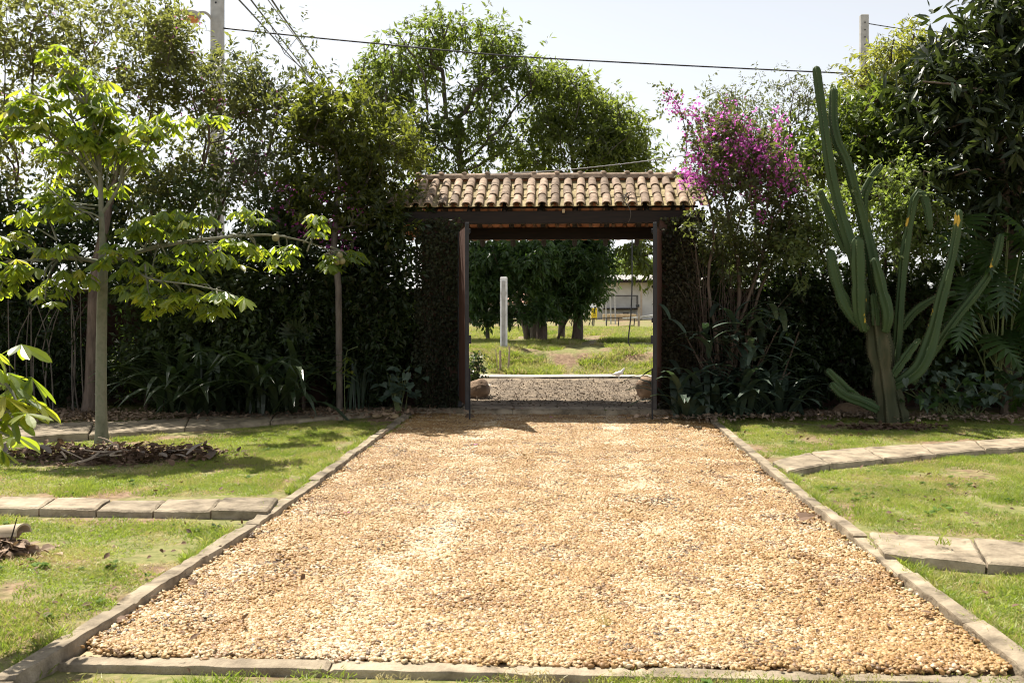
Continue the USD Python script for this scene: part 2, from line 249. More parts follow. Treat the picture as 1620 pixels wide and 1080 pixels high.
def grow(trunk, targets, rng, r_tip=.005, pw=2.3, sag=0.0, r_base=None):
    """Limbs from a trunk polyline to every target; returns chains of (points, radii)."""
    step = .28
    pos = [np.array(p, float) for p in spline(trunk, max(4, int(np.linalg.norm(np.diff(np.array(trunk), axis=0), axis=1).sum() / step)))]; par = [-1] + list(range(len(pos) - 1)); nt = len(pos)
    dist = list(np.cumsum([0] + [np.linalg.norm(pos[i + 1] - pos[i]) for i in range(nt - 1)])); top = pos[-1]
    for t in targets[np.argsort(np.linalg.norm(targets - top, axis=1))]:
        A = np.array(pos[max(0, nt // 2):]); d = np.linalg.norm(A - t, axis=1); c = d * 1.0 + .42 * np.array(dist[max(0, nt // 2):]) + .5 * np.maximum(A[:, 2] - t[2], 0)
        k = int(np.argmin(c)) + max(0, nt // 2); a = pos[k]; m = max(1, int(np.linalg.norm(t - a) / step)); bend = rng.normal(0, .1, 3) * np.linalg.norm(t - a); bend[2] += .1 * np.linalg.norm(t - a) - sag; last = k
        for i in range(1, m + 1):
            s = i / m; q = a + (t - a) * s + bend * (4 * s * (1 - s)) * .6; pos.append(q); par.append(last); dist.append(dist[last] + np.linalg.norm(q - pos[last])); last = len(pos) - 1
    n = len(pos); acc = np.zeros(n); kids = [[] for _ in range(n)]
    for i in range(n - 1, 0, -1): kids[par[i]].append(i)
    for i in range(n - 1, -1, -1):
        if not kids[i]: acc[i] = r_tip ** pw
        if par[i] >= 0: acc[par[i]] += acc[i] * 1.0
    R = acc ** (1 / pw)
    if r_base: R[:] = R * np.clip(r_base / R[0], .3, 3)
    chains, done = [], set()
    for i in range(n):
        for c in (kids[i] if i else kids[0]):
            if c in done: continue
            big = max(kids[i], key=lambda x: acc[x])
            if c == big and i != 0: continue
            ch, cur = [i, c], c
            while kids[cur]:
                cur = max(kids[cur], key=lambda x: acc[x]); ch.append(cur)
            done.update(ch); rr = R[ch].copy(); rr[0] = rr[1] if i else rr[0]
            chains.append((np.array([pos[x] for x in ch]), rr))
    return chains
def wood(chains, sides=5):
    out = []
    for k, (P, R) in enumerate(chains): out.append(tube(P, R, 10 if k == 0 else (sides if R[0] > .012 else 4), cap=True))
    return out
def foliage(targets, per, L, Wr, rng, spread=.3, droop=.3, T=T_DIAMOND, up=1.0, out=1.0, flat=1.0, per_twig=9):
    """Leaves set along short twigs that radiate from every limb end."""
    m = max(1, per // per_twig); nt = len(targets) * m; base = np.repeat(targets, m, 0) + rng.normal(size=(nt, 3)) * spread * .55 * np.array([1, 1, flat])
    td = norm(rng.normal(size=(nt, 3)) + out * norm(base - np.repeat(targets, m, 0)) + np.array([0, 0, .35 - droop * .8])); tl = spread * (.7 + .9 * rng.random(nt))
    n = nt * per_twig; k = np.repeat(np.arange(nt), per_twig); s = np.tile((np.arange(per_twig) + .5) / per_twig, nt); sag = np.zeros((n, 3)); sag[:, 2] = -.35 * droop * s * s * tl[k]
    P = base[k] + td[k] * (tl[k] * s)[:, None] + sag; q = norm(np.cross(td[k], rng.normal(size=(n, 3))))
    D = td[k] * .55 + q * .9 + np.array([0, 0, -droop]) + rng.normal(size=(n, 3)) * .2; N = rng.normal(size=(n, 3)) * .6 + np.array([0, 0, up]); l = L * (.65 + .7 * rng.random(n))
    return leaves(T, P, D, N, l, l * Wr)
def trunk_px(pts, Z): return np.array([at(u, v, Z + dz) for u, v, dz in [(p + (0,))[:3] for p in pts]])
def plant(name, label, cat, stems, blobs, n, per, L, Wr, lm, seed, bark='bark_brown', group=None, spread=.3, droop=.3, gap=.0, gscale=1.0, shell=.5, T=T_DIAMOND, up=1.0, r_tip=.005, trunk_name='trunk', foliage_name='crown', r_base=None, extra=None, flat=1.0, singles=0, limbs=None, out=1.0):
    """A tree or shrub: one or more stems (world polylines) with limbs reaching into blobs of leaves."""
    rng = np.random.default_rng(seed); base = stems[0][0]
    th = thing(name, label, cat, group, loc=base); t = blob_points(blobs, n, rng, shell, gap, gscale, seed)
    if extra is not None: t = np.vstack([t, extra])
    near = np.argmin([np.linalg.norm(t - s[-1], axis=1) + .3 * np.linalg.norm((t - s[-1])[:, :2], axis=1) for s in stems], axis=0); ms = []
    for i, s in enumerate(stems):
        tt = t[near == i]
        if limbs: tt = tt[rng.permutation(len(tt))[:max(3, limbs // len(stems))]]
        if len(tt): ms += wood(grow(s, tt, rng, r_tip, r_base=r_base))
        else: ms.append(tube(spline(s, 8), np.linspace(.03, .01, 8), 6))
    obj(trunk_name, join(ms), bark, th, smooth=True)
    V, F = foliage(t, per, L, Wr, rng, spread, droop, T, up, out, flat)
    if singles:
        k = len(T[0]); kf = len(T[1]); Vl = V.reshape(-1, k, 3); d = np.linalg.norm(Vl.mean(1) - np.array([0, 0, 1.6]), axis=1); o = np.argsort(d)[:singles]; keep = np.ones(len(Vl), bool); keep[o] = False
        for i in o: obj('leaf', (Vl[i], T[1]), lm, th)
        V = Vl[keep].reshape(-1, 3); F = (T[1][None] + (np.arange(keep.sum()) * k)[:, None, None]).reshape(-1, 3)
    obj(foliage_name, (V, F), lm, th, kind='stuff')
    return th, t
def instancer(name, protos, mats, P, rot, scl, idx, parent=None, **kw):
    pth = path_of(name, parent); pi = UsdGeom.PointInstancer.Define(stage, pth); targets = []
    for i, m in enumerate(protos):
        pp = f'{pth}/piece_{i:03d}'; usdkit.mesh(stage, pp, m[:2], M[mats[i] if isinstance(mats, (list, tuple)) else mats], smooth=m[2] if len(m) > 2 else False); targets.append(Sdf.Path(pp))
    pi.CreatePrototypesRel().SetTargets(targets); pi.CreatePositionsAttr(Vt.Vec3fArray.FromNumpy(np.asarray(P, np.float32))); pi.CreateProtoIndicesAttr(Vt.IntArray.FromNumpy(np.asarray(idx, np.int32)))
    pi.CreateScalesAttr(Vt.Vec3fArray.FromNumpy(np.asarray(scl, np.float32)))
    pi.CreateOrientationsAttr(Vt.QuathArray([Gf.Quath(float(math.cos(a / 2)), 0, 0, float(math.sin(a / 2))) for a in rot]))
    return tag(pi.GetPrim(), **kw)

# ------------------------------------------------------------------ ground
XL, XR, SILL = -2.33, 1.97, 15.6            # drive edges and the gate sill
LAWN = .04
def xl(y): return np.interp(y, [3, 4.6, 7.8, 15.6], [-2.42, -2.36, -2.31, -2.44])
def xr(y): return np.interp(y, [3, 4.6, 9.3, 15.6], [2.01, 2.0, 1.95, 2.03])
def bank(x, y):
    w = .25 * (meshkit.fbm(np.stack([x * .7, y * 0 + 3, y * 0], -1), 3, 5) - .5)
    s = np.clip((y - 24.0 - w) / 1.5, 0, 1); s = s * s * (3 - 2 * s)
    return .1 + .5 * s + np.clip((y - 25.5) / 34.5, 0, 1) * .47 + s * (meshkit.fbm(np.stack([x * 1.6, y * 1.6, y * 0], -1), 4, 9) - .5) * .32 * np.clip(1 - np.abs(y - 25) / 6, .25, 1)
def ground_z(x, y):
    x, y = np.asarray(x, float), np.asarray(y, float)
    inside = np.where((x > xl(y)) & (x < xr(y)), -.03, LAWN - .03 + .03 * meshkit.noise(np.stack([x, y, x * 0], -1), 2))
    inside = np.where(y < 4.5, LAWN - .034, inside)
    return np.where(y < SILL, inside, np.where(y < 23.6, .085 + .03 * (meshkit.noise(np.stack([x * 2, y * 2, x * 0], -1), 4) - .5), bank(x, y)))
def grid(xs, ys, zf):
    X, Y = np.meshgrid(xs, ys); Z = zf(X, Y); V = np.stack([X, Y, Z], -1).reshape(-1, 3); nx, ny = len(xs), len(ys)
    i = (np.arange(ny - 1)[:, None] * nx + np.arange(nx - 1)[None]).ravel(); F = np.stack([i, i + 1, i + nx + 1, i + nx], 1)
    return V, np.vstack([F[:, [0, 1, 2]], F[:, [0, 2, 3]]])
xs = np.unique(np.r_[-900, -300, -120, -60, np.arange(-40, -10, 2), np.arange(-10, 10, .16), XL + .05, XR - .05, np.arange(10, 42, 2), 60, 120, 300, 900])
ys = np.unique(np.r_[-300, -60, -20, -5, np.arange(0, 15.5, .35), SILL - .01, SILL + .01, np.arange(15.8, 23.5, .3), np.arange(23.5, 28, .1), np.arange(28, 62, 1.5), 70, 90, 140, 300, 900])
obj('ground', grid(xs, ys, ground_z), 'ground_mixed', smooth=True, kind='structure')
obj('drive_base', grid(np.linspace(-2.34, 1.98, 3), np.linspace(4.56, 15.5, 4), lambda x, y: x * 0 - .004), 'sand', kind='structure')
obj('road', grid(np.linspace(-30, 30, 61), np.linspace(22.75, 23.6, 7), lambda x, y: .125 + x * 0 + .01 * np.sin(x * 1.3)), 'road_pale', smooth=True, kind='structure')
obj('earth_apron', grid(np.linspace(-9, 9, 90), np.linspace(15.97, 23.2, 36), lambda x, y: ground_z(x, y) + .006), 'soil', smooth=True, kind='structure')
def ground_pts(px, z=LAWN): return np.array([on(u, v, z)[:2] for u, v in px])

# kerbs ----------------------------------------------------------------------
rk = np.random.default_rng(11)
def kerb_run(name, edge, y0, y1, side, label):
    k = tag(UsdGeom.Xform.Define(stage, path_of(name)).GetPrim(), label, 'kerb', kind='structure'); y = y0
    while y < y1:
        L = .92 + .2 * rk.random(); y2 = min(y + L, y1); j, j2 = rk.normal(0, .007, 2); g = .006
        a, b = edge(y + g), edge(y2 - g); w = .1 * side; z = .07 + rk.normal(0, .006)
        q = [(a + j, y + g), (a + w + j, y + g), (b + w + j2, y2 - g), (b + j2, y2 - g)]
        if side < 0: q = q[::-1]
        obj('kerb_stone', slab(q, -.12, z, .01, rk.normal(0, .005, 4)), 'concrete_kerb', k); y = y2
    return k
kerb_run('left_kerb', xl, 3.2, 15.45, -1, 'long straight concrete kerb along the left edge of the gravel drive')
kerb_run('right_kerb', xr, 3.2, 14.6, 1, 'long straight concrete kerb along the right edge of the gravel drive')
def path_run(name, back, front, z, slab_len, label, z0=-.1, jitter=.006):
    k = tag(UsdGeom.Xform.Define(stage, path_of(name)).GetPrim(), label, 'path', kind='structure')
    B, Fp = np.array([on(u, v, z)[:2] for u, v in back]), np.array([on(u, v, z)[:2] for u, v in front])
    n = max(2, int(np.linalg.norm(np.diff(B, axis=0), axis=1).sum() / slab_len)); B, Fp = spline(B, n + 1), spline(Fp, n + 1)
    for i in range(n):
        d = norm(B[i + 1] - B[i]) * .007; q = [Fp[i] + d, Fp[i + 1] - d, B[i + 1] - d, B[i] + d]
        if np.cross(q[1] - q[0], q[2] - q[1]) < 0: q = q[::-1]
        obj('paving_slab', slab(q, z0, z + rk.normal(0, jitter), .012, rk.normal(0, .003, 4)), 'concrete_kerb', k)
    return k
path_run('left_near_path', [(-260, 783), (0, 785), (441, 788)], [(-290, 797), (0, 801), (424, 807)], .1, .45, 'narrow raised strip of concrete slabs crossing the left lawn to the kerb')
path_run('right_far_path', [(1222, 727), (1300, 712), (1400, 705), (1500, 699), (1620, 692), (1800, 686)], [(1246, 744), (1310, 732), (1430, 721), (1540, 712), (1620, 707), (1810, 699)], .1, .75, 'curved strip of concrete slabs on the right lawn, the one near the cactus')
path_run('right_near_path', [(1374, 840), (1500, 846), (1612, 857), (1720, 868)], [(1398, 872), (1490, 884), (1625, 892), (1740, 905)], .1, .5, 'short strip of weathered concrete slabs at the right edge of the lawn, nearest the camera')
path_run('left_far_path', [(655, 636), (500, 648), (300, 660), (60, 673), (-200, 688)], [(640, 647), (480, 662), (330, 673), (60, 691), (-220, 708)], .1, 1.1, 'shaded curved concrete path between the back left planting bed and the lawn')
fk = tag(UsdGeom.Xform.Define(stage, path_of('front_kerb')).GetPrim(), 'low concrete kerb across the near end of the gravel drive', 'kerb', kind='structure')
fx = [-2.46, -1.1, .35, 1.2, 2.2]
for a, b in zip(fx[:-1], fx[1:]):
    obj('kerb_stone', slab([(a + .004, 4.475), (b - .004, 4.475), (b - .004, 4.575), (a + .004, 4.575)], -.12, .016, .01, rk.normal(0, .003, 4)), 'concrete_kerb', fk)
sl = tag(UsdGeom.Xform.Define(stage, path_of('gate_sill')).GetPrim(), 'raised concrete threshold across the gateway opening', 'sill', kind='structure')
for a, b in ((-2.5, -.9), (-.9, .55), (.55, 2.15)):
    obj('sill_stone', slab([(a + .004, 15.5), (b - .004, 15.5), (b - .004, 15.95), (a + .004, 15.95)], -.1, .1, .02, rk.normal(0, .004, 4)), 'concrete_kerb', sl)

# gravel ---------------------------------------------------------------------
rg = np.random.default_rng(5); protos = []
ico = trimesh.creation.icosphere(1); iv, if_ = np.array(ico.vertices), np.array(ico.faces)
for k in range(8):
    ms = []
    for i in range(56):
        r = .135 * math.sqrt(rg.random()); a = rg.random() * 2 * PI; s = .0075 + .0068 * rg.random() ** 2
        v = iv * (1 + .16 * rg.normal(size=(len(iv), 1))) * np.array([s * (1 + .35 * rg.random()), s, s * .68]); R = trimesh.transformations.euler_matrix(rg.normal(0, .35), rg.normal(0, .35), rg.random() * 6.3)[:3, :3]
        ms.append((v @ R.T + [r * math.cos(a), r * math.sin(a), .004 + .013 * rg.random()], if_))
    protos.append((*join(ms), True))
P = np.c_[rg.uniform(-2.3, 1.95, 11000), 4.69 + 10.8 * rg.random(11000) ** 1.2, np.zeros(11000)]
trk = np.minimum(np.abs(P[:, 0] + 1.03), np.abs(P[:, 0] - .58)); nz = meshkit.fbm(P * np.array([2.2, 1.2, 1]), 3, 3)
keep = (trk > .14 + .24 * nz) | (nz > .6) | (rg.random(11000) < .4); keep &= (P[:, 0] > xl(P[:, 1]) + .1) & (P[:, 0] < xr(P[:, 1]) - .1); P = P[keep]
P[:, 2] = .012 * meshkit.fbm(P * np.array([3, 3, 1]), 2, 8) + .012 * np.exp(-((np.abs(P[:, 0] + .2) - 1.9) / .25) ** 2)
instancer('gravel', protos, 'pebble', P, rg.random(len(P)) * 6.28, np.ones((len(P), 3)) * (.9 + .3 * rg.random((len(P), 1))), rg.integers(0, 8, len(P)), label='tan and honey coloured pebbles covering the whole drive', cat='gravel', kind='stuff')

fp = []
for k in range(5):
    ms = []
    for i in range(60):
        r = .14 * math.sqrt(rg.random()); a = rg.random() * 2 * PI; sc_ = .005 + .006 * rg.random() ** 2
        ms.append((iv[:] * np.array([sc_ * 1.3, sc_, sc_ * .6]) * (1 + .2 * rg.normal(size=(len(iv), 1))) + [r * math.cos(a), r * math.sin(a), .003 + .008 * rg.random()], if_))
    fp.append((*join(ms), True))
nf = 3600; Pf = np.c_[np.where(rg.random(nf) < .5, -1.03, .58) + rg.normal(0, .17, nf), 4.72 + 10.6 * rg.random(nf) ** 1.2, np.full(nf, .012)]; Pf = Pf[meshkit.fbm(Pf * np.array([2.2, 1.2, 1]) + 7, 3, 3) > .3]; Pf = Pf[rg.random(len(Pf)) < .85]
instancer('fine_gravel', fp, 'pebble_pale', Pf, rg.random(len(Pf)) * 6.28, np.ones((len(Pf), 3)), rg.integers(0, 5, len(Pf)), label='pale crushed grit in the two wheel tracks of the drive', cat='gravel', kind='stuff')
# lawn -----------------------------------------------------------------------
def grass_patch(rng, n, R, h, w, lean=.5):
    r = R * np.sqrt(rng.random(n)); a = rng.random(n) * 2 * PI; p = np.c_[r * np.cos(a), r * np.sin(a), np.full(n, -.012)]
    d = norm(np.c_[rng.normal(0, lean, (n, 2)), np.ones(n)]); hh = h * (.45 + .9 * rng.random(n)); s = norm(np.cross(d, rng.normal(size=(n, 3)))) * (w * (.7 + .6 * rng.random(n)))[:, None]
    b = norm(np.c_[rng.normal(size=(n, 2)), np.zeros(n)]) * (hh * .35)[:, None]
    V = np.stack([p - s, p + s, p + d * (hh * .55)[:, None] + s * .8, p + d * (hh * .55)[:, None] - s * .8, p + d * hh[:, None] * .95 + b], 1).reshape(-1, 3)
    F = (np.array([[0, 1, 2], [0, 2, 3], [3, 2, 4]])[None] + (np.arange(n) * 5)[:, None, None]).reshape(-1, 3)
    return V, F
from shapely.geometry import Polygon, Point
from shapely import contains_xy
lawns = {
 'far_left': [(-500, 735), (60, 699), (330, 681), (480, 669), (610, 659), (668, 655), (640, 672), (520, 742), (430, 782), (-400, 780)],
 'near_left': [(-300, 818), (0, 818), (390, 822), (330, 870), (180, 960), (30, 1062), (-60, 1150), (-500, 1150)],
 'far_right': [(1132, 655), (1300, 657), (1500, 660), (1800, 660), (1900, 690), (1620, 688), (1400, 700), (1225, 722)],
 'mid_right': [(1252, 750), (1430, 732), (1620, 714), (1900, 700), (1950, 860), (1620, 850), (1380, 836)],
 'near_right': [(1412, 888), (1500, 899), (1700, 905), (1900, 930), (1950, 1200), (1680, 1130), (1560, 1000)],
 'front': [(-10, 1120), (60, 1063), (800, 1060), (1620, 1064), (1680, 1150), (-60, 1160)]}
rl = np.random.default_rng(21); gp = [grass_patch(rl, 240, .18, .042, .0026, .65) for _ in range(5)]
Pg, Lf = [], []
for nm, px in lawns.items():
    q = Polygon(ground_pts(px)); x0, y0, x1, y1 = q.bounds; n = int((x1 - x0) * (y1 - y0) * 48); p = np.c_[rl.uniform(x0, x1, n), rl.uniform(y0, y1, n)]; p = p[contains_xy(q.buffer(-.06), p[:, 0], p[:, 1])]
    d = np.minimum(np.abs(p[:, 0] - xl(p[:, 1]) + .1), np.abs(p[:, 0] - xr(p[:, 1]) - .1)); f = meshkit.fbm(np.c_[p * 1.1, p[:, 0] * 0], 3, 31)
    ok = (f > .3) & ((d > .22) | (rl.random(len(p)) < .35)) & (rl.random(len(p)) < np.clip((f - .25) * 6, .25, 1))
    for cu, cv, rr in ((160, 722, 1.15), (1400, 672, .7), (10, 868, .38)):
        c = on(cu, cv, LAWN)[:2]; ok &= (np.linalg.norm((p - c) / [1.0, .8], axis=1) > rr) | (rl.random(len(p)) < .08)
    Pg.append(p[ok])
    xs2, ys2 = np.linspace(x0, x1, 30), np.linspace(y0, y1, 30)
Pg = np.vstack(Pg); zz = ground_z(Pg[:, 0], Pg[:, 1])
hs = .35 + 1.1 * meshkit.fbm(np.c_[Pg * 1.6, Pg[:, 0] * 0], 3, 77) * (.7 + .6 * rl.random(len(Pg)))
instancer('lawn_grass', gp, 'grass_blade', np.c_[Pg, zz + .004], rl.random(len(Pg)) * 6.28, np.c_[np.ones((len(Pg), 2)), hs], rl.integers(0, 5, len(Pg)), label='short sunlit lawn grass on both sides of the drive', cat='grass', kind='stuff')
rw = np.random.default_rng(23); wp_ = []
for k in range(4):
    n = 12; A = rw.random(n) * 6.3; wp_.append(leaves(T_HEART, rw.normal(0, .015, (n, 3)) * [1, 1, .3] + [0, 0, .008], np.c_[np.cos(A), np.sin(A), .3 + .3 * rw.random(n)], np.tile([[0, 0, 1.0]], (n, 1)), rw.uniform(.02, .045, n), rw.uniform(.015, .03, n)))
q = meshkit.fbm(np.c_[Pg * 2.3, Pg[:, 0] * 0], 2, 15); k = np.where((q > .6) & (rw.random(len(Pg)) < .35))[0]
instancer('lawn_weeds', wp_, 'leaf_weed', np.c_[Pg[k] + rw.normal(0, .05, (len(k), 2)), zz[k] + .012], rw.random(len(k)) * 6.28, np.ones((len(k), 3)) * rw.uniform(.5, 1.1, (len(k), 1)), rw.integers(0, 4, len(k)), label='small broad-leaved weeds dotted through the lawns', cat='weeds', kind='stuff')
eg = []
for side, ed in ((-1, xl), (1, xr)):
    y = rw.uniform(4.4, 15, 420); eg.append(np.c_[ed(y) + side * (.125 + .05 * rw.random(420)), y])
eg = np.vstack(eg); eg = eg[meshkit.fbm(np.c_[eg * 1.9, eg[:, 0] * 0], 2, 19) > .43]; ep = [grass_patch(rw, 46, .05, .085, .003, .8) for _ in range(3)]
instancer('edge_grass', ep, 'grass_blade', np.c_[eg, np.full(len(eg), LAWN - .01)], rw.random(len(eg)) * 6.28, np.ones((len(eg), 3)) * rw.uniform(.5, 1.2, (len(eg), 1)), rw.integers(0, 3, len(eg)), label='uncut longer grass tufts leaning over the outer kerb edges', cat='grass', kind='stuff')
# verge and field grass beyond the road
rv = np.random.default_rng(22); tp = [grass_patch(rv, 70, .22, .14, .007, .7) for _ in range(4)]
p = np.c_[rv.uniform(-7, 8, 15000), 23.75 + 20 * rv.random(15000) ** 1.7]; f = meshkit.fbm(np.c_[p * [1.3, 1.3], p[:, 0] * 0], 3, 41); bare = np.exp(-(((p[:, 0] - .9) / 2.2) ** 2 + ((p[:, 1] - 28.2) / 1.3) ** 2))
p = p[(f > .5 + .3 * bare)]; zz = ground_z(p[:, 0], p[:, 1]); s = (.5 + 1.0 * meshkit.fbm(np.c_[p * 1.7, p[:, 0] * 0], 2, 43))[:, None]
instancer('verge_grass', tp, 'verge_blade', np.c_[p, zz], rv.random(len(p)) * 6.28, np.c_[s, s, s], rv.integers(0, 4, len(p)), label='rough green grass on the bank and field beyond the road', cat='grass', kind='stuff')

# ------------------------------------------------------------------ gateway
GZ = 15.7
gate = thing('gateway', 'brick gateway with dark timber beams under a clay tiled roof', 'gateway', loc=(-.2, 16, .1))
def gx(u, Z=GZ): return at(u, 500, Z)[0]
lx0, lx1, rx0, rx1 = gx(664), gx(727), gx(1043), gx(1100)
rb = np.random.default_rng(8)
for a, b in ((lx0, lx1), (rx0, rx1)):
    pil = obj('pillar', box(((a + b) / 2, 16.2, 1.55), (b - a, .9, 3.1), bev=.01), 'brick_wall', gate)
EAVE_Y, RIDGE_Y, EAVE_Z, RIDGE_Z = 15.75, 16.7, 3.27, 3.80
obj('front_beam', box((-.3, 15.86, 3.12), (rx1 - lx0 + .5, .12, .2), bev=.008), 'wood_dark', gate)
obj('rear_beam', box((-.2, 16.9, 2.94), (rx1 - lx0 + .3, .14, .2), bev=.008), 'wood_dark', gate)
for x in np.linspace(lx0 + .2, rx1 - .2, 8):
    for s in (-1, 1):
        y0, y1 = RIDGE_Y, RIDGE_Y + (1.55 if s > 0 else -.9); P2 = np.array([[x, y0, RIDGE_Z - .1], [x, y1, RIDGE_Z - .1 - .558 * abs(y1 - y0)]])
        obj('rafter', tube(P2, .045, 4), 'wood_dark', gate)
x_l0, x_r0 = gx(610, 16.0), gx(1108, 16.0)
for y, z in ((16.05, 3.3), (16.4, 3.49), (17.0, 3.49), (17.35, 3.3)):
    obj('batten', box(((x_l0 + x_r0) / 2, y, z), (x_r0 - x_l0 - .1, .04, .03)), 'wood_dark', gate)
roof = UsdGeom.Xform.Define(stage, path_of('roof', gate)).GetPrim()
def barrel(w0, w1, L, h, thick=.012, n=8, up=True):
    a = np.linspace(PI, 0, n); V = []
    for (w, y) in ((w0, 0), (w1, L)):
        for t in (0, thick): V.append(np.c_[np.cos(a) * (w / 2 - t), np.full(n, y), (np.sin(a) ** .75 * (h - t)) * (1 if up else -1)])
    V = np.vstack(V); F = []
    for i in range(n - 1):
        for A, B in ((0, 2 * n), (3 * n, n)): F.append([A + i, A + i + 1, B + i + 1, B + i])
        for A, B in ((n, 0), (2 * n, 3 * n)): F.append([A + i, A + i + 1, B + i + 1, B + i])
    for i in (0, n - 1): F.append([i, 2 * n + i, 3 * n + i, n + i])
    return V, np.array(F)
def place(mesh, o, yaw, pitch):
    R = trimesh.transformations.euler_matrix(pitch, 0, yaw)[:3, :3]; return mesh[0] @ R.T + o, mesh[1]
PITCH = math.atan2(RIDGE_Z - EAVE_Z, RIDGE_Y - EAVE_Y); SL = math.hypot(RIDGE_Z - EAVE_Z, RIDGE_Y - EAVE_Y)
x_l, x_r = gx(610, 16.0), gx(1108, 16.0); ncol = 25; pitchx = (x_r - x_l) / ncol
for s in (1, -1):                                    # front slope, then back slope
    for c in range(ncol + 1):
        for r in range(3 if s > 0 else 5):
            if s < 0: r -= 2
            t0 = r * SL / 3 - .02; y = EAVE_Y + math.cos(PITCH) * t0; z = EAVE_Z + math.sin(PITCH) * t0
            for kind in ('pan', 'cover'):
                if kind == 'cover' and c == ncol or r > (0, 1)[min(c, 1)] and c < 2: continue
                x = x_l + pitchx * (c + (.5 if kind == 'cover' else 0)) + rb.normal(0, .007); o = np.array([x, y if s > 0 else 2 * RIDGE_Y - y, z + (.005 if kind == 'pan' else .004) + .012 * (2 - r) * 0])
                m = barrel(pitchx * .72, pitchx * .60, SL / 3 + .07, .062) if kind == 'cover' else barrel(pitchx * .66, pitchx * .82, SL / 3 + .07, .035, up=False)
                v = m[0].copy(); v[:, 2] += (.026 if kind == 'cover' else .03) + .0 * v[:, 1]
                # each course rides on the one below it
                v[:, 2] += .018 * (1 - v[:, 1] / (SL / 3 + .07))
                obj('roof_tile' if kind == 'cover' else 'channel_tile', place((v, m[1]), o, (0 if s > 0 else PI) + rb.normal(0, .025), PITCH + rb.normal(0, .012)), 'tile_cover' if kind == 'cover' else ('tile_pan' if s > 0 else 'tile_under'), roof, smooth=35)
nr = 13; rp = (x_r - x_l) / nr
for k in range(1, nr):
    m = barrel(.2, .17, rp + .05, .1); v = m[0] + [0, -.02, 0]
    obj('ridge_tile', place((v, m[1]), np.array([x_l + rp * k, RIDGE_Y, RIDGE_Z + .035 + rb.normal(0, .004)]), -PI / 2, .02), 'tile_cover', roof, smooth=35)
    obj('ridge_knob', rock((x_l + rp * k + .02, RIDGE_Y - .02, RIDGE_Z + .135), (.05, .05, .035), k, 2, .15), 'tile_cover', roof, smooth=True)
# gate leaves, opened towards the camera
for sgn, uh, un in ((1, 727, 739), (-1, 1047, 1036)):
    lf = UsdGeom.Xform.Define(stage, path_of('gate_leaf', gate)).GetPrim(); tag(lf, 'left gate leaf swung open' if sgn > 0 else 'right gate leaf swung open')
    h, e = at(uh, 500, GZ)[:2], at(un, 500, 14.45)[:2]; d = e - h; Lg = np.linalg.norm(d); d /= Lg; a = math.atan2(d[1], d[0]); nx_ = np.array([-d[1], d[0]])
    for k in range(7):
        c = h + d * (Lg - .06) * (k + .5) / 7; obj('plank', box((c[0], c[1], 1.56), ((Lg - .06) / 7 - .006, .025, 2.62), a, .003), 'wood_plank', lf)
    c = e - d * .025; obj('edge_post', box((c[0], c[1], 1.56), (.055, .055, 2.72), a, .004), 'steel_dark', lf)
    c = h + d * .02; obj('hinge_post', box((c[0], c[1], 1.5), (.06, .06, 2.75), a, .004), 'steel_dark', lf)
    for z in (.3, 1.5, 2.8): c = h + d * Lg / 2; obj('rail', box((c[0] + nx_[0] * .035 * sgn, c[1] + nx_[1] * .035 * sgn, z), (Lg - .12, .04, .07), a, .003), 'steel_dark', lf)
    c = e - d * .02 + nx_ * .04 * sgn; obj('drop_bolt', tube(np.array([[c[0], c[1], .06], [c[0], c[1], .8]]), .012, 8), 'steel_dark', lf)
    obj('latch', box((c[0], c[1], 1.22), (.05, .04, .12), a, .004), 'steel_dark', lf)
lb = at(891.5, 334, 15.78); lt = thing('porch_lamp', 'tiny pale box lamp fixed to the dark beam of the gateway', 'lamp', loc=lb)
obj('housing', box(lb, (.055, .05, .075), bev=.006), 'steel_dark', lt); obj('diffuser', box(lb + [0, -.028, .0], (.045, .012, .062), bev=.004), 'stone_gold', lt)
# hanging dry vine on the eave
rr = np.random.default_rng(4); vt = thing('dry_vine', 'dry leafless vine twig dangling from the tiles at the right of the roof', 'vine', loc=at(995, 330, 15.6)); ms = []
ms.append(tube(spline([at(992, 305, 15.82), at(988, 318, 15.7), at(995, 328, 15.62), at(998, 338, 15.6), at(994, 352, 15.62)], 14), np.linspace(.012, .005, 14), 5))
for k in range(14):
    a = at(992 + rr.uniform(-30, 22), rr.uniform(303, 318), 15.75) + [0, 0, .05]; ms.append(tube(spline([at(993, 312, 15.72), (a + at(993, 312, 15.72)) / 2 + rr.normal(0, .06, 3), a], 8), np.linspace(.006, .002, 8), 4))
obj('twig', join(ms), 'bark_grey', vt, smooth=True)
# boundary walls either side (mostly behind planting)
for nm, a, b, lab in (('boundary_wall', -14, lx0 - .004, 'dark shaded brick garden wall left of the gateway'), ('boundary_wall', rx1 + .004, 14, 'dark shaded brick garden wall right of the gateway')):
    wl = thing(nm, lab, 'wall', loc=((a + b) / 2, 16.5, 0))
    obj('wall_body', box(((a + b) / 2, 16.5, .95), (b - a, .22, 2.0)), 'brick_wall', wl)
    obj('coping', box(((a + b) / 2, 16.5, 1.97), (b - a, .3, .06), bev=.01), 'concrete_kerb', wl)

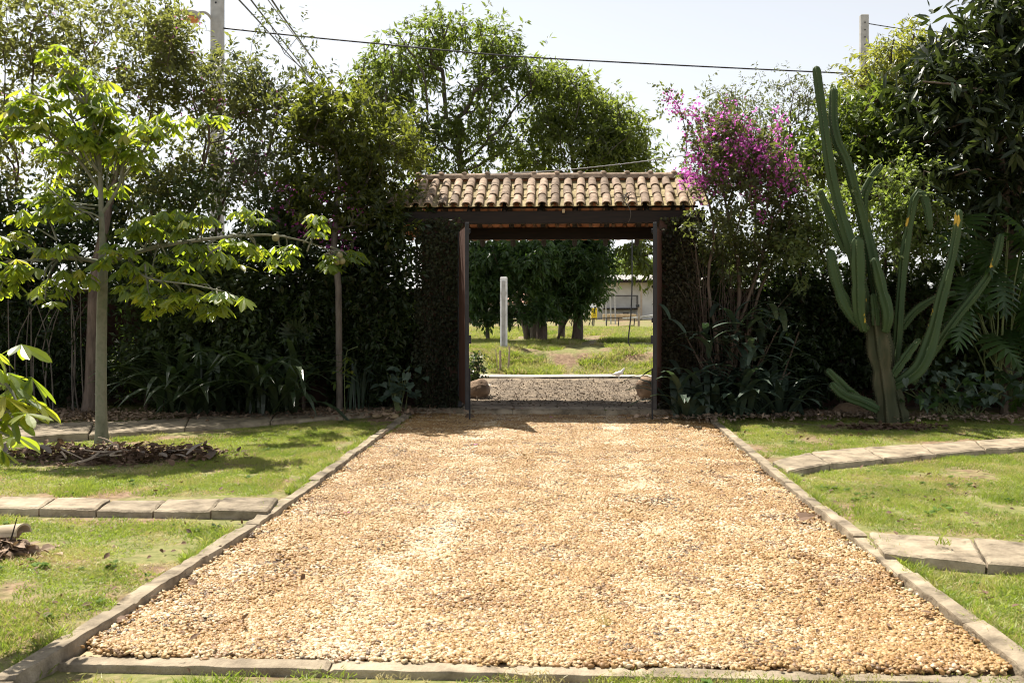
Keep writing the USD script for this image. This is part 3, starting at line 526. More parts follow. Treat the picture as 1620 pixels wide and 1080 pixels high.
# ivy on the pillars ----------------------------------------------------------
for (a, b), lab in (((lx0, lx1), 'dark creeping ivy covering the left gate pillar'), ((rx0, rx1), 'dark creeping ivy covering the right gate pillar')):
    r = np.random.default_rng(int(abs(a) * 100)); iv_t = thing('creeping_ivy', lab, 'ivy', loc=((a + b) / 2, 15.73, .1)); n = 5600
    P3 = np.c_[r.uniform(a - .09, b + .03, n), 15.74 - .2 * r.random(n) ** 3, r.uniform(.1, 3.1, n)]; q = meshkit.fbm(P3 * 3, 2, 3); P3 = P3[q > .22]; n = len(P3)
    obj('leaves', leaves(T_DIAMOND, P3, r.normal(0, .6, (n, 3)) + [0, -.2, -.6], r.normal(0, .4, (n, 3)) + [0, -1, .2], .05 * (.6 + .8 * r.random(n)), .045 * (.6 + .8 * r.random(n))), 'leaf_ivy', iv_t, kind='stuff')
    ms = []
    for k in range(9):
        x = r.uniform(a, b); z = np.linspace(.1, r.uniform(1.8, 3.0), 14); ms.append(tube(np.c_[x + .1 * np.cumsum(r.normal(0, .25, 14)) * .4, np.full(14, 15.735), z], np.linspace(.014, .004, 14), 5))
    obj('stem', join(ms), 'bark_brown', iv_t, smooth=True)

# ------------------------------------------------------------------ left planting
def base_at(u, Z, z=.02): p = at(u, CY, Z); p[2] = z; return p
def stem_to(u0, Z0, pts, z=.0, Z1=None):
    return np.vstack([base_at(u0, Z0, z)] + [at(u, v, (Z1 or Z0) + (dz[0] if dz else 0)) for u, v, *dz in pts])
sh = dict(cat='shrub', lm='leaf_shrub', gap=.46, gscale=1.3, spread=.24, droop=.1, shell=.25, trunk_name='stems', foliage_name='foliage')
th1, t1 = plant('tall_shrub', 'tall airy small-leaved shrub filling the upper left corner', stems=[stem_to(40, 16.7, [(30, 420), (10, 300)]), stem_to(120, 16.7, [(110, 420), (90, 300)]), stem_to(-60, 16.7, [(-80, 300)])],
      blobs=[(40, 60, 16.5, 120, 130, 1.2), (130, 40, 16.7, 100, 110, 1.1), (-60, 160, 16.6, 100, 200, 1.1), (30, 250, 16.5, 120, 110, 1.0), (150, 240, 16.5, 90, 120, .9)], n=340, per=45, L=.105, Wr=.42, seed=31, **sh)
th2, t2 = plant('tall_shrub', 'tall airy shrub with orange tinted leaves in front of the left concrete pole', stems=[stem_to(150, 16.5, [(180, 400), (220, 300)]), stem_to(270, 16.4, [(290, 400), (310, 300)])],
      blobs=[(240, 100, 16.3, 90, 90, 1.0), (310, 190, 16.3, 105, 90, 1.0), (240, 270, 16.3, 100, 80, .8), (385, 150, 16.3, 55, 70, .6), (262, 55, 16.3, 45, 50, .6)], n=230, per=45, L=.105, Wr=.42, seed=32, **sh)
ex = np.array([at(505, 118, 16.6), at(478, 108, 16.6), at(470, 60, 16.6), at(430, 45, 16.6), at(420, 20, 16.6), at(450, 85, 16.6), at(400, 60, 16.6), at(490, 135, 16.6)])
th3, t3 = plant('tall_shrub', 'sparse shrub with spiky shoots against the sky beside the round tree', stems=[stem_to(390, 16.4, [(400, 420), (410, 320)]), stem_to(350, 16.4, [(340, 380), (360, 300)])],
      blobs=[(410, 160, 16.7, 70, 90, .9), (390, 260, 16.7, 90, 90, .9), (440, 220, 16.6, 60, 80, .7)], n=115, per=45, L=.1, Wr=.42, seed=33, extra=ex, **{**sh, 'lm': 'leaf_shrub_grey'})
tr4, t4 = plant('round_tree', 'small round-headed dark green tree left of the gateway roof', 'tree', stems=[stem_to(537, 15.15, [(536, 520), (535, 440), (528, 395, .2), (532, 330, .4)]), ], blobs=[(545, 190, 15.9, 85, 48, .9), (500, 260, 15.9, 62, 60, .9), (590, 240, 16.1, 62, 60, .8), (640, 235, 16.9, 30, 32, .4), (570, 300, 15.9, 42, 40, .6), (490, 300, 15.9, 40, 40, .6), (500, 180, 15.9, 40, 35, .6), (570, 345, 15.7, 75, 36, .5), (490, 335, 15.8, 45, 36, .5), (620, 325, 16.3, 40, 40, .3)],
      n=345, per=45, L=.12, Wr=.42, lm='leaf_round_tree', seed=34, spread=.19, gap=.42, gscale=1.3, shell=.45, droop=.25, r_base=.05, limbs=120, bark='bark_grey')
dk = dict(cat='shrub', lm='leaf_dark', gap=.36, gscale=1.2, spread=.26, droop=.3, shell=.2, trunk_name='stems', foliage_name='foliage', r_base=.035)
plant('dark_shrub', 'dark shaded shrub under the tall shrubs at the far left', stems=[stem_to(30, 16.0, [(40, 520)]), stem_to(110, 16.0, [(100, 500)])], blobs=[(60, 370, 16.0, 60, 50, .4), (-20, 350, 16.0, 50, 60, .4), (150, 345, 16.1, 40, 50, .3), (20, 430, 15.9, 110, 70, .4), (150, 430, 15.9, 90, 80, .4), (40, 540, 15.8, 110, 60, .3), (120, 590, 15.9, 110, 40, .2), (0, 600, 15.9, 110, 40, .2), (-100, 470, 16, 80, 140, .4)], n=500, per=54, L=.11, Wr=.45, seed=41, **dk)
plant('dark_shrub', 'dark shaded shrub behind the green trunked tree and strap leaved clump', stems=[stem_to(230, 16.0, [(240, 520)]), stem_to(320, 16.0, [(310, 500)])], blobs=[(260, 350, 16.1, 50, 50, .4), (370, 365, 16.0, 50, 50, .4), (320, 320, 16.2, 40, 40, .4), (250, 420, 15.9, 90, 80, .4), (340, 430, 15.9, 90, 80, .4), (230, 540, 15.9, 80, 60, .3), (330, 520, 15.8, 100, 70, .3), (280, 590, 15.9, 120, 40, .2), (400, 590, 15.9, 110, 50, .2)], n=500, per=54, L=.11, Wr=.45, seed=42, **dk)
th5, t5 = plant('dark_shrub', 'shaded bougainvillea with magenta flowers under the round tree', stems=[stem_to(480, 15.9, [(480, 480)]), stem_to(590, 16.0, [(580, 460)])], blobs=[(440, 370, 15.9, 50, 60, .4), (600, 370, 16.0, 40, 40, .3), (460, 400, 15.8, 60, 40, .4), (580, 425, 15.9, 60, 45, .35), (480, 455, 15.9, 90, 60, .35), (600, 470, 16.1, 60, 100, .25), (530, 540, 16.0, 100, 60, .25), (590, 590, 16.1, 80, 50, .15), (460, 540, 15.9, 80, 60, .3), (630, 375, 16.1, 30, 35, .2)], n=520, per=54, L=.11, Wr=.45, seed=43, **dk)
# bracts -----------------------------------------------------------------------
def bracts(parent, centres, per, rng, spread=.1, size=.036):
    n = len(centres) * per; P3 = np.repeat(centres, per, 0) + rng.normal(size=(n, 3)) * spread; P3 = np.repeat(P3, 3, 0) + rng.normal(size=(n * 3, 3)) * .006
    D = rng.normal(size=(n * 3, 3)) + [0, -.2, .2]; s = size * (.7 + .6 * rng.random(n * 3)); return obj('flowers', leaves(T_DIAMOND, P3, D, rng.normal(size=(n * 3, 3)), s, s * .85), 'bract', parent, kind='stuff')
rf = np.random.default_rng(51)
c5 = np.array([at(u, v, 15.4) for u, v in ((455, 330), (470, 352), (440, 345), (515, 385), (530, 392), (455, 300), (520, 355), (560, 335), (500, 350), (545, 370), (560, 390), (480, 372), (505, 310), (545, 300))])
bracts(th5, c5, 11, rf, .07)
bracts(th2, t2[rf.permutation(len(t2))[:26]], 3, rf, .12); bracts(th3, t3[rf.permutation(len(t3))[:18]], 4, rf, .12); bracts(th1, t1[rf.permutation(len(t1))[:14]], 3, rf, .1)

# palmate-leaved trees -----------------------------------------------------------
def palmate(P0, D, size, rng, droop=.6, k=None):
    """One leaf: a stalk from P0 along D and five to seven drooping leaflets at its end. Returns stalk and blade."""
    D = norm(D); tip = P0 + D * size * .75 + np.array([0, 0, .02]); stalk = tube(spline([P0, (P0 + tip) / 2 + [0, 0, size * .08], tip], 5), np.linspace(size * .018, size * .012, 5), 4)
    k = k or int(rng.integers(5, 8)); h = math.atan2(D[1], D[0]); A = h + np.linspace(-2.3, 2.3, k) + rng.normal(0, .1, k); dr = -droop - .35 * rng.random(k)
    Dl = np.c_[np.cos(A), np.sin(A), dr]; L = size * (1 - .3 * np.abs(np.linspace(-1, 1, k))) * (.85 + .25 * rng.random(k))
    tv, tf = T_PALM; return join([stalk, leaves(T_PALM, np.repeat(tip[None], k, 0), Dl, np.c_[rng.normal(0, .35, (k, 2)), np.ones(k)], L, L * rng.uniform(.26, .36, k))])
xs_ = np.array([0, .22, .45, .7, .9, 1.0]); ws_ = np.array([.03, .27, .46, .5, .27, 0.0])
_v, _f = [], []
for i, (x, w) in enumerate(zip(xs_, ws_)): _v += [[x, w, .1 * w - .22 * x * x], [x, 0, -.22 * x * x - .03], [x, -w, .1 * w - .22 * x * x]]
for i in range(len(xs_) - 1):
    for a, b in ((0, 1), (1, 2)): _f += [[3 * i + a, 3 * i + b, 3 * i + 3 + b], [3 * i + a, 3 * i + 3 + b, 3 * i + 3 + a]]
T_PALM = (np.array(_v), np.array(_f))
def palm_tree(name, label, group, base, limbs, ends, size, seed, bark='bark_pachira', r0=.068, per=(4, 6)):
    rng = np.random.default_rng(seed); th = thing(name, label, 'tree', group, loc=base); ms = [tube(spline(np.array(limbs[0][0]), 24), np.interp(np.linspace(0, 1, 24), [0, .05, .47, .53, 1], [r0 * 1.3, r0, r0 * .85, r0 * .5, r0 * .2]), 14)]
    for P_, (ra, rb_) in limbs[1:]: ms.append(tube(spline(np.array(P_), 12), np.linspace(ra, rb_, 12), 8))
    for a, e in ends: ms.append(tube(spline([a, (a + e) / 2 + rng.normal(0, .05, 3) + [0, 0, .05], e], 8), np.linspace(.014, .006, 8), 5))
    obj('trunk', join(ms), bark, th, smooth=True)
    for a, e in ends:
        for _ in range(int(rng.integers(*per))):
            ang = rng.random() * 6.3; D = np.array([math.cos(ang), math.sin(ang), rng.uniform(-.1, .7)]) + norm(e - a) * .6
            P0 = e - (e - a) * rng.random() * .45; obj('leaf', palmate(P0, D, size * rng.uniform(.6, 1.25), rng, droop=rng.uniform(.15, 1.0)), 'leaf_palmate', th)
    return th
Z = 11.9; b0 = base_at(161, Z, .06); lim = []
tk = np.vstack([b0, at(160, 620, Z), at(161, 500, Z), at(163, 420, Z), at(160, 330, Z), at(157, 250, Z), at(140, 170, Z), at(122, 105, Z)]); lim.append((tk, 0))
A1 = [at(165, 415, Z), at(205, 402, Z - .1), at(260, 388, Z + .1), at(330, 378, Z + .6), at(430, 372, Z + 1.5), at(535, 402, Z + 2.5)]
A2 = [at(160, 415, Z), at(110, 408, Z - .1), at(40, 412, Z - .2), at(-40, 420, Z - .2)]
A3 = [at(159, 340, Z), at(190, 290, Z), at(215, 250, Z + .2), at(225, 215, Z + .2)]
A4 = [at(157, 300, Z), at(130, 260, Z), at(85, 215, Z - .2), at(30, 180, Z - .3)]
A5 = [at(205, 402, Z - .1), at(235, 440, Z - .6), at(300, 450, Z - .9), at(350, 460, Z - 1)]
lim += [(A1, (.03, .008)), (A2, (.028, .009)), (A3, (.022, .008)), (A4, (.022, .008)), (A5, (.016, .007))]
ends = []
re_ = np.random.default_rng(61)
for u, v, dz, par in [(122, 105, 0, (135, 150)), (105, 130, -.1, (135, 165)), (145, 165, .2, (150, 200)), (50, 150, -.3, (85, 215)), (20, 185, -.3, (70, 205)), (60, 195, -.2, (100, 230)), (100, 190, .3, (130, 240)), (170, 175, -.2, (155, 230)), (205, 195, .1, (190, 285)), (250, 200, .2, (215, 250)), (285, 190, .2, (225, 225)),
      (230, 240, -.2, (190, 290)), (80, 240, .1, (120, 255)), (130, 230, -.3, (155, 270)), (180, 245, .3, (170, 300)), (60, 345, .0, (150, 330)), (110, 350, -.3, (158, 345)), (20, 380, -.3, (60, 410)), (-20, 400, -.2, (20, 412)), (40, 440, -.3, (70, 410)), (95, 400, -.4, (130, 410)), (0, 460, -.4, (30, 415)),
      (225, 355, -.2, (230, 395)), (270, 345, -.3, (260, 388)), (320, 350, -.3, (310, 380)), (210, 430, -.5, (215, 403)), (270, 415, -.3, (265, 388)), (300, 440, -.6, (260, 444)), (250, 470, -.7, (245, 442)), (340, 470, -.9, (310, 452)), (380, 480, -1.0, (345, 460)), (380, 385, 1.0, (370, 375)),  (410, 350, 1.2, (390, 374)),
      (553, 412, 2.6, (520, 398)), (455, 398, 1.8, (440, 374)), (495, 372, 2.2, (480, 385)), (520, 425, 2.5, (520, 398)), (405, 395, 1.3, (395, 373)), (120, 140, .1, (135, 165)), (165, 200, .1, (155, 230)), (90, 165, 0, (120, 200)), (35, 215, -.1, (85, 225)), (195, 225, -.2, (180, 275)), (110, 215, -.2, (130, 250)), (150, 235, .1, (155, 270)), (60, 320, .2, (140, 330)), (290, 475, -.8, (280, 450)), (200, 465, -.6, (215, 430)), (30, 345, 0, (90, 380)), (360, 420, -.5, (340, 380)), (310, 400, -.3, (300, 385)), (245, 375, -.3, (240, 390)), (180, 400, -.6, (190, 405)), (130, 450, -.5, (120, 410)), (75, 470, -.5, (90, 410))]:
    a_, e_ = at(par[0], par[1], Z + dz * (.95 if dz > .5 else .5)), at(u, v, Z + dz); ends.append((a_, e_)); ends.append((a_ + re_.normal(0, .06, 3), e_ + re_.normal(0, .17, 3)))
pt = palm_tree('palmate_tree', 'slim green-trunked tree with lime palmate leaves standing on the left lawn', None, b0, lim, ends, .175, 62, per=(8, 12))
for u, v in ((436, 376), (537, 404), (541, 413), (533, 414)): obj('fruit', rock(at(u, v, Z + (1.5 if u < 500 else 2.45)), (.05, .05, .052), int(u), 2, .06), 'fruit', pt, smooth=True)
# the near young one at the left edge of the picture
Z = 5.0; b1 = base_at(-95, Z, .0); ends = [(at(-70, 640, Z), at(x, y, Z + d)) for x, y, d in ((5, 572, 0), (-10, 610, .15), (28, 640, -.1), (0, 660, .1), (15, 690, -.1), (-5, 720, .1), (10, 610, .1), (-15, 745, 0), (20, 660, -.2))]
palm_tree('palmate_sapling', 'bright young palmate-leaved sapling cut off by the left edge of the picture', None, b1, [(np.vstack([b1, at(-85, 800, Z), at(-75, 700, Z), at(-65, 600, Z)]), 0)], ends, .17, 63, r0=.02, per=(3, 5))
# dark trunk standing behind the palmate tree
th = thing('dark_tree', 'dark bare tree trunk just behind the green-trunked tree', 'tree', loc=base_at(145, 15.2)); obj('trunk', tube(spline([base_at(143, 15.2, .0), at(146, 560, 15.2), at(148, 480, 15.2), at(152, 430, 15.3), at(170, 340, 15.6), at(190, 250, 15.9)], 20), np.interp(np.linspace(0, 1, 20), [0, .1, .6, 1], [.16, .1, .08, .03]), 10), 'bark_brown', th, smooth=True)
r = np.random.default_rng(70); V, F = foliage(np.array([at(190 + r.uniform(-40, 40), 250 + r.uniform(-30, 40), 16) for _ in range(25)]), 30, .09, .42, r, .2, .2); obj('crown', (V, F), 'leaf_shrub', th, kind='stuff')
th = thing('bare_canes', 'thin bare upright canes in the shade at the left edge', 'shrub', loc=base_at(90, 15.3)); r = np.random.default_rng(71)
for k in range(12):
    u = r.uniform(20, 140); obj('cane', tube(spline([base_at(u, 15.3 + r.uniform(-.2, .3)), at(u + r.normal(0, 8), 560, 15.3), at(u + r.normal(0, 22), 470 + r.uniform(-20, 20), 15.3)], 8), np.linspace(.014, .007, 8), 5), 'bark_grey', th, smooth=True)

# strap-leaved and lance-leaved clumps ---------------------------------------------
def strap(P0, az, L, rise, w, rng, n=8, curl=1.0):
    s = np.linspace(0, 1, n); a0 = rise; ang = a0 - (a0 + 1.1 * curl) * s ** 1.3; ds = L / (n - 1); r = np.r_[0, np.cumsum(np.cos(ang[:-1]) * ds)]; z = np.r_[0, np.cumsum(np.sin(ang[:-1]) * ds)]
    d = np.array([math.cos(az), math.sin(az)]); C = P0 + np.c_[r[:, None] * d, z]; S = np.array([-d[1], d[0], 0]); wd = w * np.interp(s, [0, .15, .5, .85, 1], [.35, .7, 1, .6, .02])
    V = np.stack([C + S * wd[:, None] + [0, 0, .15 * w], C, C - S * wd[:, None] + [0, 0, .15 * w]], 1).reshape(-1, 3); F = []
    for i in range(n - 1):
        for a, b in ((0, 1), (1, 2)): F += [[3 * i + a, 3 * i + b, 3 * i + 3 + b], [3 * i + a, 3 * i + 3 + b, 3 * i + 3 + a]]
    return V, np.array(F)
def clump(name, label, cat, centres, n, L, rise, w, lm, seed, group=None, curl=1.0, zmin=.06):
    r = np.random.default_rng(seed); th = thing(name, label, cat, group, loc=centres[0])
    for k in range(n):
        c = centres[k % len(centres)] + np.r_[r.normal(0, .1, 2), 0]; m = strap(c, r.random() * 6.3, L * r.uniform(.6, 1.15), rise + r.normal(0, .25), w * r.uniform(.75, 1.2), r, curl=curl * r.uniform(.6, 1.2)); m[0][:, 2] = np.maximum(m[0][:, 2], zmin + .04 * r.random())
        obj('leaf', m, lm, th)
    return th
clump('strap_clump', 'arching dark strap-leaved clump in the bed behind the left path', 'plant', [base_at(u, Zz) for u, Zz in ((310, 14.9), (350, 15.1), (400, 15.0), (430, 14.9), (460, 15.0), (270, 15.1))], 200, 1.75, 1.3, .05, 'leaf_strap', 81, curl=.9)
r = np.random.default_rng(82); th = thing('leafy_plant', 'low plant with broad heart-shaped leaves at the foot of the left pillar', 'plant', loc=base_at(632, 15.2))
for k in range(48):
    p = at(r.normal(628, 22), r.uniform(575, 632), 15.2 + r.normal(0, .15)); obj('leaf', leaves(T_HEART, p[None], np.array([[r.normal(), r.normal() - .6, -.5]]), np.array([[r.normal(0, .4), -.6, 1]]), np.array([r.uniform(.1, .19)]), np.array([r.uniform(.08, .14)])), 'leaf_lance', th)
obj('stems', join([tube(spline([base_at(632 + r.normal(0, 4), 15.2), at(r.normal(628, 16), r.uniform(580, 620), 15.2)], 5), .006, 4) for _ in range(14)]), 'stem_green', th)
th = thing('spear_plant', 'upright narrow spear-leaved plant in shade between round tree and wall', 'plant', loc=base_at(560, 15.4))
for k in range(12):
    u = r.uniform(545, 585); m = strap(base_at(u, 15.4 + r.uniform(-.1, .1)), r.random() * 6.3, r.uniform(.7, 1.1), 1.5 + r.normal(0, .04), .03, r, curl=-1.05); obj('leaf', m, 'leaf_lance', th)
th = thing('sunlit_seedling', 'small seedling with sunlit yellow-green leaves under the round tree', 'plant', loc=base_at(545, 15.1))
obj('stem', tube(spline([base_at(546, 15.1), at(545, 590, 15.1), at(549, 555, 15.1), at(566, 548, 15.1)], 8), .006, 4), 'stem_green', th)
for k in range(24):
    p = at(r.normal(545, 9), r.uniform(562, 610), 15.1 + r.normal(0, .08)); obj('leaf', leaves(T_LANCE, p[None], np.array([[r.normal(), r.normal() - .4, -.5]]), np.array([[r.normal(0, .4), -.3, 1]]), np.array([r.uniform(.09, .14)]), np.array([r.uniform(.05, .07)])), 'leaf_palmate', th)
th = thing('fan_palm', 'dark fan-shaped palm leaf in deep shade left of the gate', 'plant', loc=base_at(470, 15.7))
for u, v, s in ((470, 530, .34),):
    p = at(u, v, 15.62); A = np.linspace(-2.0, 2.0, 15); D = np.c_[np.sin(A), np.full(15, -.35), np.cos(A)]; m = leaves(T_LANCE, np.repeat(p[None], 15, 0), D, np.tile([[0, -1.0, .3]], (15, 1)), np.full(15, s), np.full(15, s * .17))
    lf = obj('leaf', join([m, tube(spline([base_at(470, 15.7), (p + base_at(470, 15.7)) / 2 + [0, 0, .1], p], 6), .008, 4)]), 'leaf_dark', th)

# ------------------------------------------------------------------ beyond the gate
gz = lambda u, Z: float(ground_z(*at(u, 490, Z)[:2]))
def gbase(u, Z, dz=-.05): p = at(u, 490, Z); p[2] = gz(u, Z) + dz; return p
big = dict(cat='tree', lm='leaf_big_tree', T=T_DIAMOND, L=.21, Wr=.32, droop=.45, spread=.32, r_tip=.009, foliage_name='crown', bark='bark_grey')
trunkA = np.vstack([gbase(845, 32), at(843, 490, 32), at(836, 450, 32), at(800, 380, 32), at(745, 320, 32), at(725, 220, 32)])
domeA = [(b[0], b[1] + 13, *b[2:]) for b in [(575, 120, 32, 26, 34, .9), (615, 150, 32, 40, 34, 1.0), (660, 100, 32, 50, 40, 1.2), (582, 135, 32, 24, 26, .8), (600, 100, 32, 36, 26, 1.1), (640, 68, 32, 42, 30.5, 1.4), (690, 45, 32, 48, 26, 1.6), (745, 38, 32, 46, 24, 1.6), (790, 55, 32, 36, 34, 1.4), (815, 100, 32, 40, 36, 1.3), (850, 120, 32, 40, 30, 1.2), (770, 130, 31.8, 60, 40, 1.2), (720, 190, 31.8, 70, 36, 1.2), (650, 215, 31.4, 60, 40, 1.0), (790, 215, 32, 60, 45, 1.2), (700, 255, 31.8, 90, 26, 1.0)]]
plant('spreading_tree', 'big spreading tree with domed crown behind the gateway roof, left dome', stems=[trunkA, np.vstack([gbase(835, 32.2), at(815, 470, 32.2), at(770, 420, 32.2), at(690, 350, 32), at(660, 260, 32)])], blobs=domeA, n=600, per=27, seed=91, gap=.25, gscale=.8, shell=.2, limbs=280, r_base=.13, **big)
trunkB = np.vstack([gbase(888, 32.8), at(892, 480, 32.8), at(905, 430, 32.8), at(912, 340, 32.8), at(915, 280, 32.8)])
plant('spreading_tree', 'big spreading tree behind the gateway roof, lower right dome', stems=[trunkB], blobs=[(870, 130, 32.8, 36, 26, 1.2), (915, 150, 32.8, 42, 30, 1.4), (960, 180, 32.8, 40, 32, 1.4), (995, 220, 32.8, 32, 34, 1.2), (1020, 262, 32.8, 20, 22, .8), (880, 200, 32.5, 50, 46, 1.3), (940, 230, 32.5, 60, 40, 1.3), (850, 255, 32.5, 60, 26, 1.0), (970, 265, 32.5, 50, 22, 1.0)], n=440, per=36, seed=92, gap=.32, gscale=.8, shell=.2, limbs=220, r_base=.12, **big)
plant('leaning_tree', 'dense dark green mango-like tree seen through the gate before the shed', 'tree', stems=[np.vstack([gbase(880, 31), at(903, 495, 31), at(925, 465, 31), at(930, 430, 31)]), np.vstack([gbase(858, 31.4), at(855, 480, 31.4), at(845, 430, 31.4)])], blobs=[(900, 410, 31, 60, 50, 1.5), (935, 425, 31, 30, 50, 1.2), (880, 455, 31, 40, 35, 1.0), (930, 370, 31, 40, 40, 1.2), (905, 470, 31, 35, 22, .8), (860, 420, 31, 40, 45, 1.0)], n=340, per=81, L=.2, Wr=.3, lm='leaf_mango', seed=93, droop=.4, spread=.22, shell=.4, limbs=60, r_base=.085)
plant('drooping_tree', 'olive tree with drooping leaves seen through the left of the gate', 'tree', stems=[np.vstack([gbase(772, 29.6), at(765, 470, 29.6), at(750, 420, 29.6)])], blobs=[(760, 405, 29.4, 40, 35, .7), (810, 405, 29.2, 45, 30, .7), (850, 405, 29.2, 30, 35, .7), (758, 480, 29.4, 26, 26, .4), (805, 430, 29.2, 30, 14, .4), (780, 495, 29.3, 20, 14, .3), (825, 455, 29.3, 36, 22, .4), (770, 445, 29.3, 30, 26, .4), (850, 485, 29.3, 20, 12, .3), (812, 490, 29.3, 24, 14, .3), (755, 450, 29.2, 24, 40, .3), (870, 480, 29.6, 20, 16, .3)], n=340, per=45, L=.2, Wr=.34, lm='leaf_mango', seed=94, droop=.6, spread=.22, shell=.2, limbs=60, r_base=.09, bark='bark_grey')
plant('drooping_tree', 'sparse branch of brownish leaves hanging at the right of the gate opening', 'tree', stems=[np.vstack([gbase(1075, 30.5), at(1070, 440, 30.5), at(1050, 400, 30.5)])], blobs=[(1015, 405, 30.5, 28, 30.5, .7), (1040, 430, 30.5, 20, 25, .6), (1005, 385, 30.5, 30, 14, .6)], n=60, per=26, L=.2, Wr=.36, lm='leaf_big_tree', seed=95, droop=1.0, spread=.22, shell=.1, limbs=40, r_base=.08, bark='bark_grey')
for k, (u, v, ru, rv, lab) in enumerate(((1000, 425, 60, 28, 'pale distant tree behind the shed roof'), (770, 440, 50, 35, 'distant tree behind the far house at the left of the gate'), (900, 440, 60, 40, 'distant tree behind the white panel building'), (1120, 430, 70, 40, 'distant tree to the right behind the shed'))):
    plant('distant_tree', lab, 'tree', stems=[np.vstack([gbase(u, 78), at(u, v + 20, 78)])], blobs=[(u, v, 78, ru, rv, 2.5)], n=110, per=50, L=.3, Wr=.45, lm='leaf_light', seed=96 + k, droop=.3, spread=.6, shell=.3, r_tip=.02, limbs=30)
for u, Zz, lab, hh in ((855, 30, 'dark rough stump between the trees beyond the road', .8), (912, 31, 'broad dark stump with spiky leaves beyond the road', 1.0)):
    th = thing('tree_stump', lab, 'stump', loc=gbase(u, Zz)); b = gbase(u, Zz); obj('trunk', tube(spline([b, b + [.05, 0, hh * .6], b + [.02, .05, hh]], 10), np.linspace(.2, .14, 10), 10), 'bark_brown', th, smooth=True)
    r = np.random.default_rng(int(u))
    for k in range(14): obj('leaf', strap(b + [0, 0, hh - .05], r.random() * 6.3, r.uniform(.5, .9), r.uniform(.5, 1.3), .04, r), 'leaf_mango', th)
# white post, stakes, rope, hen
b = gbase(797, 26.1); wp = thing('white_post', 'white painted concrete post among leaves beyond the road', 'post', loc=b)
obj('shaft', box(b + [0, 0, .95], (.185, .16, 2.0), bev=.02), 'white_paint', wp); obj('panel', box(b + [0, -.083, 1.0], (.09, .012, 1.7), bev=.004), 'concrete_grey', wp)
for u, v0, Zz, tilt, wd, lab in ((784, 552, 24.6, -.1, .014, 'thin leaning stake, leftmost of the three on the bank'), (791, 554, 24.5, .0, .03, 'short thick wooden stake on the grassy bank'), (806, 547, 24.5, .1, .024, 'tall leaning wooden stake, right of the three on the bank')):
    b = gbase(u - (3 if tilt > 0 else -3 if tilt < 0 else 0), Zz - .3); st = thing('wooden_stake', lab, 'stake', loc=b); t_ = at(u, v0, Zz - .3); obj('shaft', tube(np.array([b, (b + t_) / 2 + [.01, 0, 0], t_]), [wd, wd, wd * .85], 7), 'wood_grey', st)
th = thing('hanging_rope', 'black rope hanging down from a branch beyond the gate, right side', 'rope', loc=at(998, 550, 26)); obj('line', tube(spline([at(1000, 330, 26), at(1000, 440, 26), at(998, 500, 26), at(994, 540, 26), at(998, 552, 26)], 20), .018, 6), 'wire_black', th, smooth=True); obj('knot', rock(at(998, 551, 26), (.05, .05, .045), 3, 2), 'wire_black', th, smooth=True)
hb = on(979, 600, .13); 
hen = thing('hen', 'small white hen pecking beside the road beyond the gate', 'hen', loc=(hb[0], hb[1], .13)); Zh = hb[1]
import manifold3d as mf
def ball(p, r, s=16): return mf.Manifold.sphere(r, s).translate(tuple(map(float, p)))
o = np.zeros(3); J = [mf.Manifold.batch_hull([ball(o + [-.05, 0, .13], .055), ball(o + [.05, 0, .16], .05)]), mf.Manifold.batch_hull([ball(o + [-.07, 0, .14], .035), ball(o + [-.13, -.01, .12], .02)]), mf.Manifold.batch_hull([ball(o + [-.13, -.01, .12], .022), ball(o + [-.17, -.01, .1], .006)]), mf.Manifold.batch_hull([ball(o + [.06, 0, .18], .035), ball(o + [.14, 0, .26], .012), ball(o + [.12, 0, .27], .012)])]
body = J[0]
for j in J[1:]: body = body + j
for s in (-.025, .025): body = body + mf.Manifold.batch_hull([ball(o + [.0, s, .1], .02, 8), ball(o + [.005, s, .0], .007, 8)])
bm = body.refine_to_length(.012).to_mesh(); tm = trimesh.Trimesh(bm.vert_properties[:, :3], bm.tri_verts); trimesh.smoothing.filter_taubin(tm, iterations=8)
tm.apply_scale(.9); tm.apply_translation([hb[0], hb[1], .13]); o = np.array([hb[0], hb[1], .13])
obj('body', tm, 'feather', hen, smooth=True); obj('comb', rock(o + [-.122, -.01, .13], (.014, .005, .01), 1, 1), 'tile_under', hen)
# boulders beside the gate, pebbly apron
for u, v, Zz, s, sd, lab in ((758, 622, 17.6, (.2, .2, .2), 3, 'brown boulder outside the left gate pillar'), (1024, 622, 17.6, (.2, .2, .23), 5, 'tan boulder outside the right gate pillar'), (743, 654, 15.0, (.07, .06, .05), 7, 'small stone holding the left gate leaf'), (1028, 656, 15.0, (.09, .06, .05), 8, 'small stone by the foot of the right gate leaf')):
    p = at(u, v, Zz); obj('boulder' if s[0] > .1 else 'loose_stone', rock((p[0], p[1], (.1 if Zz > 15.6 else .0) + s[2] * .7), s, sd), 'stone_brown', smooth=True, label=lab, cat='stone')
rs = np.random.default_rng(14); sp = []
for u, v, s, lab in ((598, 645, .075, 'roundest stone of the pile, at its left by the path'), (627, 643, .085, 'mossy upright stone at the back of the stone pile'), (612, 654, .075, 'flat tan stone in the middle of the stone pile'), (640, 647, .05, 'smallest stone beside the kerb end'), (585, 652, .055, 'low stone at the left end of the pile'), (596, 657, .06, 'pale flat stone at the front of the pile'), (624, 659, .055, 'stone at the front right of the pile beside the kerb')):
    p = on(u, v, LAWN + s * .3); obj('garden_stone', rock((p[0], p[1], LAWN + s * .35), (s * 1.3, s, s * .75), int(u)), 'stone_gold', smooth=True, label=lab, cat='stone', group='stones piled by the left kerb end')
